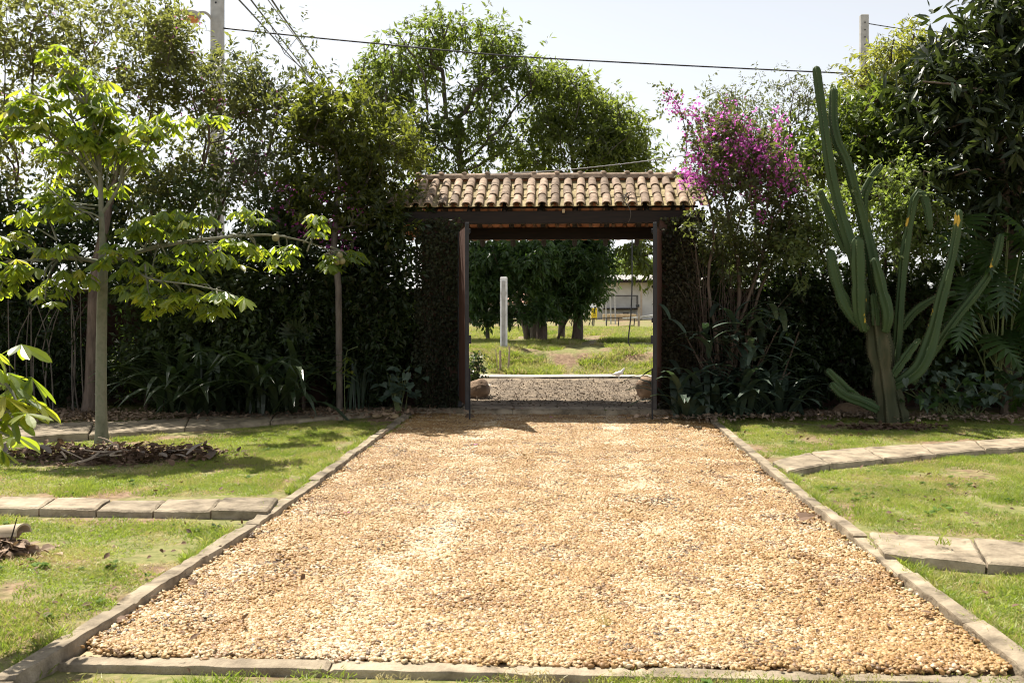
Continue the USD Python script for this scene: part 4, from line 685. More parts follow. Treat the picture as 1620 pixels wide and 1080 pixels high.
for u, v, s, lab in ((310, 645, .16, 'half buried brown rock behind the left path'), (345, 643, .14, 'second brown rock behind the left path, right of its neighbour'), (1345, 652, .2, 'flat brown rock left of the cactus foot')):
    p = on(u, v, .1); obj('bed_rock', rock((p[0], p[1], .12), (s * 1.4, s, s * .6), int(u)), 'stone_brown', smooth=True, label=lab, cat='rock')
bk = at(752, 580, 18.2); plant('gate_bush', 'small dark bush beside the left boulder outside the gate', 'bush', stems=[np.array([[bk[0], bk[1], .08], at(752, 600, 18.2)])], blobs=[(750, 585, 18.2, 14, 28, .25)], n=40, per=26, L=.08, Wr=.4, lm='leaf_dark', seed=99, spread=.1, shell=.2, trunk_name='stems', foliage_name='foliage')
# shed and other far things
sb = gbase(985, 60); sx0, sx1 = at(944, 490, 60)[0], at(1110, 490, 60)[0]; sz = sb[2] - .05; sy = 60
shed = thing('shed', 'pale plastered shed with flat overhanging roof and shuttered hatch', 'shed', loc=((sx0 + sx1) / 2, sy, sz))
top = at(985, 446, 60)[2]
obj('wall', box(((sx0 + sx1) / 2, sy + 1.6, (sz + top) / 2), (sx1 - sx0, 3, top - sz)), 'plaster', shed); cr = np.linspace(sx0 - .6, sx1 + .5, 160)
zr = top + .12 + .03 * np.sin(cr * 2 * PI / .18); rv_ = np.vstack([np.c_[cr, np.full(160, sy - .9), zr], np.c_[cr, np.full(160, sy + 3.4), zr + .4], np.c_[cr, np.full(160, sy - .9), zr - .02], np.c_[cr, np.full(160, sy + 3.4), zr + .38]]); q = np.arange(159)
obj('roof', (rv_, np.vstack([np.c_[q, q + 1, 161 + q, 160 + q], np.c_[320 + q, 480 + q, 481 + q, 321 + q], np.c_[q, 320 + q, 321 + q, q + 1]])), 'roof_sheet', shed)
obj('fascia', box(((sx0 + sx1) / 2, sy - .85, top + .0), (sx1 - sx0 + .9, .06, .16)), 'wood_dark', shed)
def wallbox(u0, v0, u1, v1, mat_, name, th, Zz=60, dep=.08, off=0.0):
    a, b2 = at(u0, v0, Zz), at(u1, v1, Zz); return obj(name, box(((a[0] + b2[0]) / 2, sy + .1 - dep / 2 - off, (a[2] + b2[2]) / 2), (abs(b2[0] - a[0]), dep, abs(a[2] - b2[2])), bev=.005), mat_, th)
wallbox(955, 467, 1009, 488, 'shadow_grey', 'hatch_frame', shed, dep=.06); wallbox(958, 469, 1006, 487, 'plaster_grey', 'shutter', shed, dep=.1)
wallbox(954, 487.5, 1012, 489.5, 'wood_dark', 'counter', shed, dep=.5); wallbox(1011, 448, 1014, 505, 'wood_grey', 'roof_post', shed, dep=.1, off=.8); wallbox(944, 490, 1009, 506, 'plaster_grey', 'lower_panel', shed, dep=.03)
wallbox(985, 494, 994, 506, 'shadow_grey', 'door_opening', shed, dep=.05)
for u in range(950, 1008, 6): wallbox(u, 491, u + .6, 505, 'concrete_grey', 'panel_rib', shed, dep=.05)
sg = at(940, 496, 58.6); sn = thing('yellow_sign', 'yellow printed sign board standing before the shed', 'sign', loc=(sg[0], sg[1], gz(940, 58.6)))
obj('board', box((sg[0], sg[1], sg[2]), (.34, .03, .68), bev=.005), 'yellow_paint', sn)
for s in (-.15, .15): obj('leg', box((sg[0] + s, sg[1] + .04, (sg[2] + gz(940, 58.6)) / 2 - .1), (.03, .03, sg[2] - gz(940, 58.6) + .2)), 'wood_dark', sn)
for k, (w, zo) in enumerate(((.2, .2), (.24, .08), (.18, -.03), (.2, -.12), (.3, -.26))): obj('print_line', box((sg[0], sg[1] - .019, sg[2] + zo), (w, .006, .035)), 'ink', sn)
wb = at(908, 494, 62); wh = thing('white_panel_building', 'low white panelled hut left of the yellow sign', 'building', loc=(wb[0], wb[1], gz(908, 62)))
obj('wall', box((at(895, 490, 62)[0], wb[1] + 1.2, (gz(908, 62) + at(0, 478, 62)[2]) / 2 + .15), (2.75, 2.4, at(0, 478, 62)[2] - gz(908, 62) - .25)), 'white_paint', wh); obj('plinth', box((at(895, 490, 62)[0], wb[1] + 1.2, gz(908, 62) + .05), (2.7, 2.3, .3)), 'shadow_grey', wh)
obj('roof', box((at(895, 490, 62)[0], wb[1] + 1.2, at(0, 477, 62)[2] + .07), (3.0, 2.7, .08)), 'roof_sheet', wh); obj('door_post', box((at(930.5, 490, 61)[0], wb[1] - .05, 1.75), (.1, .1, 1.2)), 'wood_dark', wh)
hz_ = gz(770, 66); fh = thing('far_house', 'far house with pinkish clay roof behind the trees at left of the gate', 'house', loc=(at(775, 490, 66)[0], 66, hz_))
hx = at(772, 490, 66)[0]; zt = at(0, 478, 66)[2]
obj('wall', box((hx, 68, (hz_ + zt) / 2), (4.4, 4, zt - hz_)), 'plaster', fh); e = np.array([[hx - 2.5, 65.7, zt], [hx + 2.5, 65.7, zt], [hx + 2.5, 68, zt + 1.0], [hx - 2.5, 68, zt + 1.0], [hx - 2.5, 70.3, zt], [hx + 2.5, 70.3, zt]]); obj('roof', (np.vstack([e, e - [0, 0, .1]]), np.array([[0, 1, 2, 3], [3, 2, 5, 4], [6, 9, 8, 7], [9, 10, 11, 8], [0, 6, 7, 1], [4, 5, 11, 10], [0, 3, 9, 6], [3, 4, 10, 9], [1, 7, 8, 2], [2, 8, 11, 5]])), 'roof_clay', fh)
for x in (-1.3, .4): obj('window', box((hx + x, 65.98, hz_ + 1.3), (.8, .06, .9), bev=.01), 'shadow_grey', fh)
bf = thing('board_fence', 'dark horizontal board fence behind the tree trunks beyond the gate', 'fence', loc=gbase(838, 46)); z0 = gz(838, 46)
for k in range(3): obj('board', box((at(838, 490, 46)[0], 46, z0 + .28 + .24 * k), (2.7, .03, .11), bev=.003), 'wood_dark', bf)
for u in (797, 824, 852, 880): obj('post', box((at(u, 490, 46)[0], 46.05, z0 + .4), (.09, .07, .95), bev=.005), 'wood_dark', bf)
pf = thing('pipe_fence', 'thin bent metal pipe fence across the field in front of the shed', 'fence', loc=gbase(940, 47)); 
top_px = [(868, 503), (905, 504), (940, 504), (960, 503), (1004, 502)]; low_px = [(878, 517), (905, 519), (940, 520.5), (960, 518), (1004, 514.5)]
for nm, px in (('top_rail', top_px), ('bottom_rail', low_px)): obj(nm, tube(np.array([at(u, v, 46.5) for u, v in px]), .025, 6), 'steel_dark', pf)
for (u, v), (u2, v2) in zip(top_px[1:] + [(938, 504), (979, 502.5)], low_px[1:] + [(937, 522), (979, 519)]): obj('post', tube(np.array([at(u, v, 46.5), at(u2 - 1, v2 + 3, 46.5)]), .028, 6), 'steel_dark', pf)
obj('brace', tube(np.array([at(901, 503, 46.5), at(930, 491, 46.5)]), .022, 6), 'steel_dark', pf)
for u, lab in ((959, 'leftmost of three slender poles before the shed hatch'), (966.5, 'middle of three slender poles before the shed hatch'), (973.5, 'rightmost of three slender poles before the shed hatch')):
    b = gbase(u, 50); p = thing('slender_pole', lab, 'pole', loc=b); obj('shaft', tube(np.array([b, at(u - .5, 480, 50), at(u - 1.5, 440, 50)]), [.035, .032, .028], 8), 'concrete_grey', p, smooth=True)
b = gbase(1010.5, 43); p = thing('wooden_post', 'thick wooden post with a dark box on top in the field', 'post', loc=b); obj('shaft', tube(np.array([b, b + [0, 0, .5], b + [.01, 0, .98]]), [.05, .048, .05], 9), 'wood_grey', p, smooth=True); obj('box', box(b + [-.05, 0, 1.03], (.16, .12, .12), bev=.01), 'ink', p)
for dv, lab in ((0, 'upper pale line strung right from the wooden post'), (3, 'lower pale line strung right from the wooden post')):
    p = thing('strung_line', lab, 'rope', loc=at(1010, 500, 43)); obj('line', tube(spline([at(985, 503 + dv * .3, 43), at(1012, 501 + dv * .5, 43), at(1060, 491 + dv, 42)], 8), .014, 5), 'white_paint', p)
p = thing('low_slab', 'pale low concrete slab in the grass before the shed', 'slab', loc=gbase(980, 57)); obj('block', box(gbase(980, 57) + [0, 0, .2], (1.9, .8, .45), bev=.03), 'stone_gold', p)

# ------------------------------------------------------------------ right planting
stB = [stem_to(1140, 15.3, [(1135, 540), (1120, 450), (1130, 380)]), stem_to(1160, 15.4, [(1165, 540), (1170, 450), (1160, 370)]), stem_to(1150, 15.3, [(1155, 560), (1185, 470), (1210, 390)]), stem_to(1130, 15.4, [(1110, 480), (1100, 390)]), stem_to(1170, 15.4, [(1190, 500), (1230, 400)])]
exb = np.array([at(u, v, 15.2) for u, v in ((1055, 150), (1068, 160), (1075, 172), (1095, 168), (1100, 185), (1062, 172), (1118, 195), (1125, 200), (1085, 205), (1150, 165), (1145, 180), (1105, 175))])
thb, tb = plant('bougainvillea', 'bougainvillea covered in magenta flowers leaning over the right end of the roof', 'shrub', stems=stB, blobs=[(1160, 225, 15.2, 75, 40, .7), (1120, 265, 15.1, 50, 45, .6), (1200, 275, 15.3, 70, 60, .8), (1165, 320, 15.2, 75, 45, .6), (1240, 320, 15.4, 50, 60, .6), (1105, 310, 15.2, 22, 30, .4), (1180, 400, 15.4, 60, 50, .35), (1150, 365, 15.3, 70, 40, .4), (1230, 375, 15.5, 50, 40, .4)],
     n=430, per=36, L=.075, Wr=.5, lm='leaf_bougainvillea', seed=101, spread=.17, droop=.2, gap=.36, gscale=1.6, shell=.25, extra=exb, trunk_name='stems', foliage_name='foliage')
rf = np.random.default_rng(102); fb = blob_points([(1160, 215, 15.0, 75, 40, .6), (1115, 270, 14.9, 50, 45, .4), (1195, 255, 14.9, 70, 45, .6), (1220, 205, 15.1, 25, 40, .4), (1100, 310, 14.9, 20, 30, .3)], 165, rf, .25, .45, 2.8, 7)
bracts(thb, np.vstack([fb, exb, exb + [.04, 0, -.05], blob_points([(1210, 300, 14.9, 75, 65, .4)], 26, rf, .2, .4, 1.5, 9)]), 7, rf, .07, .036)
plant('grey_shrub', 'wispy grey-green shrub against the sky behind the bougainvillea', 'shrub', stems=[stem_to(1190, 17.2, [(1195, 300), (1190, 220)]), stem_to(1260, 17.2, [(1250, 280), (1250, 200)])], blobs=[(1170, 175, 17.2, 50, 45, .7), (1215, 160, 17.2, 45, 45, .7), (1265, 170, 17.2, 40, 60, .7), (1135, 180, 17.2, 22, 40, .5)], extra=np.array([at(u, v, 17.2) for u, v in ((1247, 118), (1250, 135), (1200, 115), (1205, 130), (1120, 140), (1135, 145), (1285, 135), (1255, 150))]), n=120, per=32, L=.065, Wr=.42, lm='leaf_shrub_grey', seed=103, spread=.2, gap=.42, gscale=1.5, shell=.2, trunk_name='stems', foliage_name='foliage')
plant('yellowing_tree', 'yellow-green tree with some golden leaves just behind the cactus tops', 'tree', stems=[stem_to(1370, 16.6, [(1368, 420), (1366, 330)])], blobs=[(1270, 230, 16.6, 45, 60, .7), (1370, 190, 16.6, 70, 60, .9), (1410, 240, 16.6, 60, 60, .9), (1310, 250, 16.6, 50, 60, .7), (1370, 280, 16.6, 60, 40, .8)], n=190, per=36, L=.14, Wr=.42, lm='leaf_yellowish', seed=104, spread=.22, gap=.38, gscale=1.3, shell=.3, droop=.4, r_base=.09, limbs=90)
plant('bright_tree', 'bright green narrow-leaved tree below the right concrete pole', 'tree', stems=[stem_to(1420, 18, [(1420, 400), (1410, 220)])], blobs=[(1400, 110, 18, 60, 45, 1.0), (1360, 150, 18, 40, 45, .8), (1450, 140, 18, 55, 60, 1.0), (1440, 90, 18, 45, 40, .8)], n=150, per=46, L=.12, Wr=.3, lm='leaf_round_tree', seed=105, spread=.24, gap=.36, gscale=1.2, shell=.4, droop=.6, r_base=.1, limbs=90)
plant('light_shrub', 'light small-leaved shrub glittering in the sun behind the cactus', 'shrub', stems=[stem_to(1300, 16.0, [(1300, 450)]), stem_to(1400, 16.0, [(1400, 440)]), stem_to(1470, 16.0, [(1465, 430)])], blobs=[(1280, 370, 15.2, 55, 50, .5), (1350, 330, 15.2, 60, 50, .6), (1430, 310, 15.2, 65, 55, .6), (1400, 370, 15.2, 80, 50, .5), (1260, 400, 15.2, 35, 40, .4), (1470, 360, 15.2, 40, 45, .5)], n=270, per=44, L=.078, Wr=.5, lm='leaf_light', seed=106, spread=.17, gap=.36, gscale=1.6, shell=.3, trunk_name='stems', foliage_name='foliage')
plant('loquat_tree', 'large dark long-leaved tree filling the upper right corner', 'tree', stems=[stem_to(1590, 15.8, [(1595, 450), (1590, 300), (1570, 200)]), stem_to(1600, 15.8, [(1600, 400), (1620, 250)])], blobs=[(1560, 90, 15.8, 85, 75, 1.1), (1620, 60, 15.8, 90, 110, 1.1), (1500, 170, 15.6, 80, 70, 1.0), (1570, 220, 15.6, 110, 90, 1.1), (1480, 260, 15.7, 55, 55, .8), (1640, 260, 15.8, 90, 140, 1.0), (1540, 320, 15.9, 90, 50, .8), (1450, 160, 16.2, 45, 70, .7), (1600, 360, 16.1, 90, 50, .6), (1500, 240, 16.2, 80, 80, .8), (1700, 150, 15.8, 80, 160, 1.0), (1500, 90, 15.8, 45, 40, .6)],
     n=470, per=27, L=.25, Wr=.27, lm='leaf_loquat', seed=107, spread=.27, T=T_LANCE, gap=.32, gscale=1.0, shell=.4, droop=.15, r_base=.12, limbs=130, singles=300, out=1.3)
dk2 = dict(cat='shrub', lm='leaf_dark', gap=.34, gscale=1.2, spread=.25, droop=.3, shell=.2, trunk_name='stems', foliage_name='foliage')
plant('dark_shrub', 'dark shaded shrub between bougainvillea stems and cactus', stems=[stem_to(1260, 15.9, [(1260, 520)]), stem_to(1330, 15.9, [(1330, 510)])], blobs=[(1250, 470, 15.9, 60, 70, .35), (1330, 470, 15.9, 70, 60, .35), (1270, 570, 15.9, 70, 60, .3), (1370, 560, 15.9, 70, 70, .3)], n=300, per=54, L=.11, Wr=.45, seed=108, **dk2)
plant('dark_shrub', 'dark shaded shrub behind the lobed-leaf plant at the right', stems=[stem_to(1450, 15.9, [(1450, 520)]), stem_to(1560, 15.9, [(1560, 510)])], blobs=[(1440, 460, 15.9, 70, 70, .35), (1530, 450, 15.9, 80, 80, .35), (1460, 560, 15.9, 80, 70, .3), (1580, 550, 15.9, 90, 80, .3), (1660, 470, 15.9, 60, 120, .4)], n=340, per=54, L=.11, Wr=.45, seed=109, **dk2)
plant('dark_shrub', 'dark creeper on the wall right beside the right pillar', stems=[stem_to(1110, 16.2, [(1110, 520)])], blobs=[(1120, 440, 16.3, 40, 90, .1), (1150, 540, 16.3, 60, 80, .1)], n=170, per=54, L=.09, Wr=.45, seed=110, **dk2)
clump('lance_clump', 'dense clump of dark lance-shaped leaves right of the gate', 'plant', [base_at(u, Zz) for u, Zz in ((1085, 14.6), (1125, 14.8), (1165, 14.7), (1200, 14.8), (1235, 14.9), (1150, 15.1), (1210, 15.2))], 190, 1.15, 1.15, .062, 'leaf_lance', 111, curl=.6)
r = np.random.default_rng(112); c2 = stage.GetPrimAtPath('/World/lance_clump')
for k in range(110):
    p = at(r.normal(1165, 50), r.uniform(500, 620), 14.9 + r.normal(0, .2)); obj('leaf', strap(p, r.random() * 6.3, r.uniform(.4, .7), r.uniform(.1, 1.3), .055, r, curl=.5), 'leaf_lance', c2)
obj('stems', join([tube(spline([base_at(r.normal(1165, 30), 15.2), at(r.normal(1165, 45), r.uniform(505, 600), 15.2)], 6), .012, 5) for _ in range(26)]), 'bark_brown', c2)
ms = []
for k in range(44):
    u0 = r.uniform(1105, 1200); u1 = u0 + r.normal(0, 40); v1 = r.uniform(360, 480); ms.append(tube(spline([base_at(u0, 15.5 + r.normal(0, .15), .3), at((u0 + u1) / 2 + r.normal(0, 12), (560 + v1) / 2, 15.5), at(u1, v1, 15.4)], 8), np.linspace(.009, .004, 8), 4))
obj('dry_twigs', join(ms), 'bark_brown', thb, smooth=True, kind='stuff')
# heart-leaved ground shrub
th = thing('broadleaf_shrub', 'low shrub with broad glossy heart leaves right of the cactus foot', 'shrub', loc=base_at(1520, 14.6))
for k in range(230):
    u = r.normal(1510, 50); v = 640 - abs(r.normal(0, 32)); p = at(u, v, 14.6 + r.normal(0, .2)); obj('leaf', leaves(T_HEART, p[None], np.array([[r.normal(), r.normal() - .7, -.5 + .3 * r.normal()]]), np.array([[r.normal(0, .4), -.5, 1]]), np.array([r.uniform(.1, .18)]), np.array([r.uniform(.07, .12)])), 'leaf_lance' if r.random() < .7 else 'leaf_lobed', th)
obj('stems', join([tube(spline([base_at(r.normal(1510, 30), 14.6), at(r.normal(1510, 40), r.uniform(590, 630), 14.6)], 5), .007, 4) for _ in range(30)]), 'stem_green', th)
# lobed philodendron-like plant
def lobed(size, rng):
    n = 8; V, F = [], []
    def mid(t): return np.array([t * size, 0, -.28 * size * t * t])
    for s in (-1, 1):
        for i in range(n):
            t0, t1 = i / n * .92, (i + .88) / n * .92; t2 = (i + 1) / n * .92; tm_ = (t0 + t1) / 2; ang = 2.1 - 1.75 * tm_; ln = size * (.54 - .38 * abs(tm_ - .35) * 1.3) * rng.uniform(.85, 1.1)
            d = np.array([math.cos(ang), s * math.sin(ang), 0]); a, b, c = mid(t0), mid(t1), mid(t2); e1 = (a + b) / 2 + d * ln * .55; e2 = (a + b) / 2 + d * ln; e1[2] -= .1 * ln; e2[2] -= .34 * ln; wv = np.array([size * .07, 0, 0]); k = len(V)
            V += [a, b, e1 - wv, e1 + wv, e2, c, (b + c) / 2 + d * ln * .3 - [0, 0, .04 * ln]]; F += [[k, k + 1, k + 3], [k, k + 3, k + 2], [k + 2, k + 3, k + 4], [k + 1, k + 5, k + 6], [k + 1, k + 6, k + 3]]
    k = len(V); V += [mid(.9) + [0, .05 * size, 0], mid(.9) - [0, .05 * size, 0], mid(1.12)]; F += [[k, k + 1, k + 2]]
    return np.array(V), np.array(F)
th = thing('lobed_leaf_plant', 'big plant with deeply lobed glossy leaves at the right edge', 'plant', loc=base_at(1590, 14.8))
sp = [(1480, 345), (1540, 340), (1590, 345), (1640, 340), (1500, 395), (1555, 380), (1610, 400), (1655, 390), (1530, 440), (1585, 435), (1630, 450), (1490, 470), (1550, 480), (1605, 490), (1650, 480), (1560, 530), (1610, 530), (1640, 560), (1590, 575), (1620, 610), (1660, 600), (1570, 410), (1520, 500), (1600, 360), (1500, 360), (1625, 370), (1545, 455), (1615, 465), (1590, 520), (1640, 520)]
for k, (u, v) in enumerate(sp):
    p = at(u + r.normal(0, 6), v + r.normal(0, 6), 14.9 + r.normal(0, .3)); yaw = -PI / 2 + r.normal(0, .8) - (.5 if u < 1560 else -.2); R = trimesh.transformations.euler_matrix(r.normal(0, .25), r.uniform(.35, .9), yaw)[:3, :3]; V, F = lobed(r.uniform(.5, .75), r)
    obj('leaf', (V @ R.T + p, F), 'leaf_lobed', th)
    if k % 1 == 0: obj('leaf_stalk', tube(spline([base_at(1590 + r.normal(0, 14), 15.1, .3), (p + base_at(1590, 15.1)) / 2 + [0, .1, .3], p], 8), np.linspace(.014, .009, 8), 5), 'stem_green', th)
obj('stem', tube(spline([base_at(1588, 15.1, 0), base_at(1590, 15.15, .6), base_at(1600, 15.2, 1.3)], 8), .06, 8), 'bark_brown', th)
# cactus ------------------------------------------------------------------------
cz = 14.45; ct = thing('column_cactus', 'tall branching column cactus with yellow scars on the right lawn', 'cactus', loc=base_at(1405, cz))
rca = np.random.default_rng(130); th_ = np.arange(42) / 42 * 2 * PI
def rib(n): return 1 - .38 * (np.abs(np.sin(th_ * n / 2)) ** .8)
def arm(px, wpx, name='arm', ribs=6, mat_='cactus_scarred'):
    Pp = spline(np.array([at(u, v, cz + (d[0] if d else 0)) for u, v, *d in px]), 30); s = np.linspace(0, 1, 30); w = np.interp(s, np.linspace(0, 1, len(wpx)), wpx) * cz / FPX / 2 * .96
    w = w * (1 + .05 * np.sin(s * 21 + len(px))); e = Pp[-1] - Pp[-2]; e = e / np.linalg.norm(e); k = np.array([.35, .65, .86]); Pp = np.vstack([Pp, Pp[-1] + e * w[-1] * .5, Pp[-1] + e * w[-1] * .85, Pp[-1] + e * w[-1] * 1.05]); w = np.r_[w, w[-1] * .85, w[-1] * .5, w[-1] * .12]
    w = w * (1 - .16 * np.exp(-((np.arange(len(w)) - 30 * rca.uniform(.3, .8)) / 1.6) ** 2)); part = obj(name, tube(Pp, w, 42, rib(ribs)), mat_, ct, smooth=True)
    T, N, B = frames(Pp); L = np.r_[0, np.cumsum(np.linalg.norm(np.diff(Pp, axis=0), axis=1))]; d = np.arange(.03, L[-1] - .01, .045); ms = []
    for k in range(ribs):
        a = 2 * PI * k / ribs; Q = Pp + (math.cos(a) * N + math.sin(a) * B) * (w * 1.01)[:, None]; C = np.stack([np.interp(d + rca.normal(0, .004, len(d)), L, Q[:, i]) for i in range(3)], 1); O = np.stack([np.interp(d, L, (math.cos(a) * N + math.sin(a) * B)[:, i]) for i in range(3)], 1)
        for _ in range(4): ms.append(leaves(T_DIAMOND, C, O + rca.normal(0, .6, O.shape), rca.normal(size=O.shape), np.full(len(d), .013), np.full(len(d), .004)))
    obj('spines', join(ms), 'spine_pale', ct if False else part, kind='stuff'); return part
arm([(1407, 676), (1403, 630), (1396, 580), (1390, 540), (1386, 508)], [48, 42, 42, 44, 40], 'trunk', 7, 'cactus_cork')
arm([(1425, 672), (1415, 620), (1408, 590)], [34, 26, 20], 'trunk', 6, 'cactus_cork')
arm([(1378, 520, .05), (1352, 410, .1), (1328, 330, .1), (1314, 270, .1), (1304, 200, .1), (1297, 150, .1), (1292, 112, .1)], [20, 22, 22, 20, 18, 16, 15])
arm([(1398, 520, .15), (1385, 440, .2), (1368, 360, .2), (1352, 300, .2), (1338, 252, .2), (1324, 222, .2), (1318, 185, .2), (1319, 145, .2)], [20, 22, 21, 20, 18, 16, 15, 14])
arm([(1367, 522, -.15), (1359, 490, -.22), (1358, 440, -.25), (1357, 385, -.25)], [14, 24, 25, 22])
arm([(1372, 522, -.1), (1342, 490, -.15), (1322, 440, -.15), (1314, 402, -.15)], [14, 20, 19, 16])
arm([(1400, 525, -.15), (1404, 500, -.2), (1395, 460, -.2), (1384, 415, -.2)], [14, 21, 20, 15])
arm([(1385, 515, -.1), (1384, 495, -.1), (1381, 470, -.12)], [14, 16, 13])
arm([(1412, 600, .1), (1420, 540, .15), (1424, 480, .15), (1430, 410, .15), (1440, 350, .15), (1448, 312, .15), (1457, 303, .1), (1466, 325, .05), (1471, 360, .05)], [18, 17, 16, 16, 16, 17, 16, 14, 11])
arm([(1376, 430, .3), (1368, 360, .3), (1366, 315, .3), (1376, 287, .3), (1392, 264, .3)], [12, 14, 14, 15, 11])
arm([(1405, 612, 0), (1432, 600, -.1), (1455, 580, -.15), (1474, 532, -.15), (1488, 475, -.15), (1503, 420, -.15), (1513, 370, -.15), (1517, 338, -.15)], [18, 28, 28, 22, 20, 18, 15, 14])
arm([(1440, 605, 0), (1472, 560, 0), (1508, 508, 0), (1548, 457, 0), (1566, 430, 0), (1577, 400, 0), (1582, 376, 0)], [18, 18, 16, 16, 15, 15, 13])
arm([(1426, 520, .2), (1440, 500, .2), (1458, 484, .2), (1480, 472, .25), (1508, 464, .3)], [14, 15, 14, 13, 10])
arm([(1388, 648, -.1), (1362, 635, -.15), (1334, 624, -.2), (1318, 610, -.2)], [16, 18, 18, 13]); arm([(1385, 640, 0), (1350, 624, -.05), (1326, 602, -.05), (1312, 588, -.05)], [14, 15, 15, 12])
arm([(1412, 595, -.1), (1432, 566, -.15), (1452, 540, -.15)], [14, 16, 11]); arm([(1340, 400, .15), (1318, 355, .2), (1306, 325, .2), (1299, 306, .2)], [14, 16, 15, 12])
# ------------------------------------------------------------------ poles and wires
def pole(u, Zz, v_top, w, label, lamp=False):
    b = base_at(u, Zz, .05); t = at(u, v_top, Zz); p = thing('utility_pole', label, 'pole', 'concrete utility poles', loc=b); h = t[2] - .05
    obj('shaft', box(b + [0, 0, h / 2], (w, w * .8, h), bev=.02), 'concrete_grey', p)
    for k in range(6): obj('bolt', tube(np.array([t + [0, -w * .41, -.25 - .22 * k], t + [0, -w * .36, -.25 - .22 * k]]), .025, 6), 'steel_dark', p)
    if lamp:
        hd = at(303, 26, Zz - .4); obj('lamp_arm', tube(spline([at(u, 60, Zz), at(u - 20, 20, Zz - .2), hd + [.1, 0, .06]], 10), .03, 8), 'concrete_grey', p, smooth=True)
        obj('lamp_head', rock(hd + [0, 0, .03], (.2, .28, .1), 2, 3, .05), 'concrete_grey', p, smooth=True); obj('lamp_lens', rock(hd + [0, 0, -.07], (.15, .22, .07), 4, 3, .05), 'lens_amber', p, smooth=True)
    return p
pole(344, 22, -90, .26, 'concrete utility pole with street lamp among the tall shrubs at left', True); pole(1367, 30, 24, .24, 'concrete utility pole topping the trees at right')
def wire(px, r_, mat_, label, name='overhead_wire'):
    P3 = spline(np.array([at(u, v, Zz) for u, v, Zz in px]), 40); p = thing(name, label, 'wire', loc=P3[0]); obj('cable', tube(P3, r_, 5), mat_, p, smooth=True)
wire([(330, -50, 20), (378, 0, 23), (440, 68, 30), (505, 140, 44), (545, 185, 60)], .022, 'wire_black', 'leftmost black wire of the steep bundle at upper left')
wire([(350, -60, 20), (397, 0, 23), (450, 68, 30), (508, 143, 44), (548, 188, 60)], .022, 'wire_black', 'second black wire from the left in the steep bundle')
wire([(380, -60, 20), (424, 0, 23), (470, 62, 30), (530, 140, 44), (565, 190, 60)], .014, 'wire_grey', 'thin grey wire just left of the rightmost steep wire')
wire([(390, -60, 20), (430, 0, 23), (480, 72, 30), (535, 148, 44), (570, 195, 60)], .024, 'wire_black', 'rightmost black wire of the steep bundle at upper left')
wire([(344, 44, 22), (570, 67, 22.6), (870, 93, 23.5), (1100, 105, 24.3), (1310, 115, 25), (1420, 119, 25.4)], .019, 'wire_black', 'long black cable sagging across the sky from left pole to right trees')
wire([(1370, 37, 30), (1400, 42, 30), (1445, 48, 30), (1520, 58, 31)], .016, 'wire_black', 'short wire leaving the right pole top toward the dark tree')
wire([(560, 285, 20), (700, 278, 20), (850, 272, 20), (980, 260, 20), (1080, 246, 20), (1180, 228, 20)], .01, 'wire_grey', 'thin grey cable just above the gateway ridge')
# ------------------------------------------------------------------ litter
r = np.random.default_rng(201)
def litter(name, label, centres, R, n, h, seed, size=.07, lmat='dry_leaf', sub=None):
    r = np.random.default_rng(seed); th = thing(name, label, 'leaf litter', loc=centres[0]); k = r.integers(0, len(centres), n); off = r.normal(size=(n, 2)) * np.array(R); P3 = np.array(centres)[k].copy(); P3[:, :2] += off; q = np.exp(-((off / np.array(R)) ** 2).sum(1) / 2)
    P3[:, 2] += h * q * r.random(n) + .01; s = size * (.5 + 1.1 * r.random(n)); obj('dry_leaves', leaves(T_LANCE, P3, np.c_[r.normal(size=(n, 2)), r.normal(0, .35, n)], np.c_[r.normal(0, .5, (n, 2)), np.ones(n)], s, s * r.uniform(.3, .8, n)), lmat, th, kind='stuff'); return th
c = on(165, 722, LAWN); c[2] = LAWN - .02
lt1 = litter('leaf_litter', 'heap of brown dry leaves and husks round the green trunk on the lawn', [c, c + [-.6, .05, 0], c + [.5, .0, 0], c + [.9, .1, 0]], (.34, .24), 1900, .17, 202)
for k in range(26):
    p = c + [r.uniform(-1.1, 1.2), r.uniform(-.4, .35), .06 + .06 * r.random()]; m = strap(p, r.random() * 6.3, r.uniform(.2, .5), r.uniform(-.1, .5), r.uniform(.02, .05), r, curl=.2); m[0][:, 2] = np.maximum(m[0][:, 2], LAWN + .015); obj('dry_husk', m, 'dry_husk', lt1)
for k in range(10):
    p = c + [r.uniform(-.5, 1.0), r.uniform(-.4, .3), .12]; q = p + [r.uniform(-.4, .4), r.uniform(-.4, .1), r.uniform(-.1, .15)]; obj('twig', tube(spline([p, (p + q) / 2 + r.normal(0, .03, 3), q], 6), np.linspace(.012, .005, 6), 5), 'wood_grey', lt1)
c = on(1402, 678, LAWN); c[2] = LAWN - .02; litter('leaf_litter', 'dry brown leaves scattered round the foot of the cactus', [c, c + [.4, .2, 0], c + [-.3, .1, 0]], (.3, .14), 700, .07, 203, .07)
c = on(5, 872, LAWN); c[2] = LAWN - .02; lt3 = litter('leaf_litter', 'small heap of dark husks and leaves at the left edge of the near lawn', [c, c + [-.15, .05, 0]], (.12, .1), 520, .13, 204, .07)
th = thing('palm_sheath', 'pale grey curved palm sheath lying on the husk heap at far left', 'palm sheath', loc=c)
m = barrel(.16, .1, .42, .07); obj('sheath', place(m, c + [.12, .04, .13], PI / 2 - .15, -.12), 'rock_pale', th, smooth=40); obj('spike', tube(np.array([c + [.1, -.08, .12], c + [.13, -.06, .26]]), [.006, .003], 5), 'wood_dark', th)
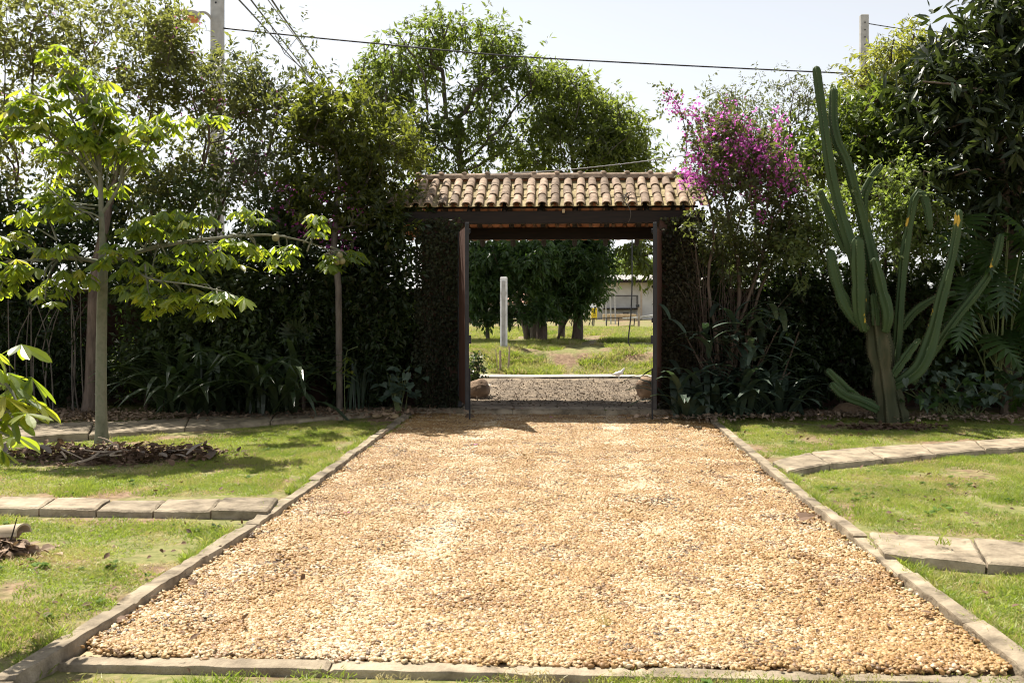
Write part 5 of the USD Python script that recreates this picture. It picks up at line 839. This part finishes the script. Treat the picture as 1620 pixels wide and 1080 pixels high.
bed = [base_at(u, Zz, .09) for u, Zz in ((60, 14.6), (180, 14.6), (300, 14.7), (420, 14.9), (520, 15.1), (620, 15.3), (0, 14.4), (120, 15.2))]
litter('bed_litter', 'dappled dry leaf litter in the planting bed behind the left path', bed, (.7, .3), 3800, .03, 205, .06)
litter('bed_litter', 'dry leaf litter under the plants on the right side of the gate', [base_at(u, Zz, .09) for u, Zz in ((1120, 14.5), (1220, 14.7), (1330, 14.9), (1450, 14.6), (1560, 14.4))], (.6, .2), 1600, .03, 206, .06)
litter('apron_litter', 'broken dry leaves and chips on the earth apron outside the gate', [np.array([x, y, .1]) for x in (-1.4, -.6, .2, 1.0, 1.8) for y in (16.8, 18, 19.5, 21)], (.5, .6), 7500, .015, 207, .032, 'apron_chip')
th = litter('lawn_scraps', 'scattered dry leaf scraps lying over the lawns', [on(u, v, LAWN) for u, v in ((100, 900), (250, 840), (330, 900), (200, 1000), (60, 1000), (500, 700), (300, 770), (1350, 780), (1500, 750), (1450, 830), (1560, 800), (1550, 960), (1300, 690))], (.6, .4), 420, .02, 208, .04)
g = on(1274, 824, .05); th = thing('fallen_leaf', 'curled brown fallen leaf on the gravel near the right kerb', 'leaf', loc=g); obj('blade', join([leaves(T_HEART, g[None] + [[-.04, 0, .025]], np.array([[1, -.1, .25]]), np.array([[.2, -.5, 1]]), np.array([.11]), np.array([.09])), leaves(T_LANCE, g[None] + [[0, .02, .02]], np.array([[-.6, .5, .4]]), np.array([[0, -.3, 1]]), np.array([.09]), np.array([.06]))]), 'dry_leaf', th)
for u, v, lab in ((752, 704, 'magenta petal on the gravel left of centre'), (548, 812, 'magenta petal on the gravel close to the left kerb'), (871, 660, 'magenta petal just inside the gate'), (644, 672, 'magenta petal beside the far left kerb')):
    p = on(u, v, .025); obj('fallen_petal', leaves(T_DIAMOND, p[None].repeat(3, 0), np.array([[1, 0, .5], [-.5, .8, .5], [-.5, -.8, .5]]), np.tile([[0, -.3, 1.0]], (3, 1)), np.full(3, .032), np.full(3, .028)), 'bract', label=lab, cat='petal', group='petals fallen on the drive')
for u, v, lab in ((955, 985, 'tiny grass sprig growing in the gravel near the camera'), (1490, 858, 'weed sprouting from the joint of the near right slabs'), (1388, 700, 'weed at the edge of the far right path')):
    p = on(u, v, .03 if u < 1000 else .13); m = grass_patch(np.random.default_rng(u), 26, .05, .09, .003, .5); obj('weed_tuft', (m[0] + p, m[1]), 'grass_blade', label=lab, cat='weed')
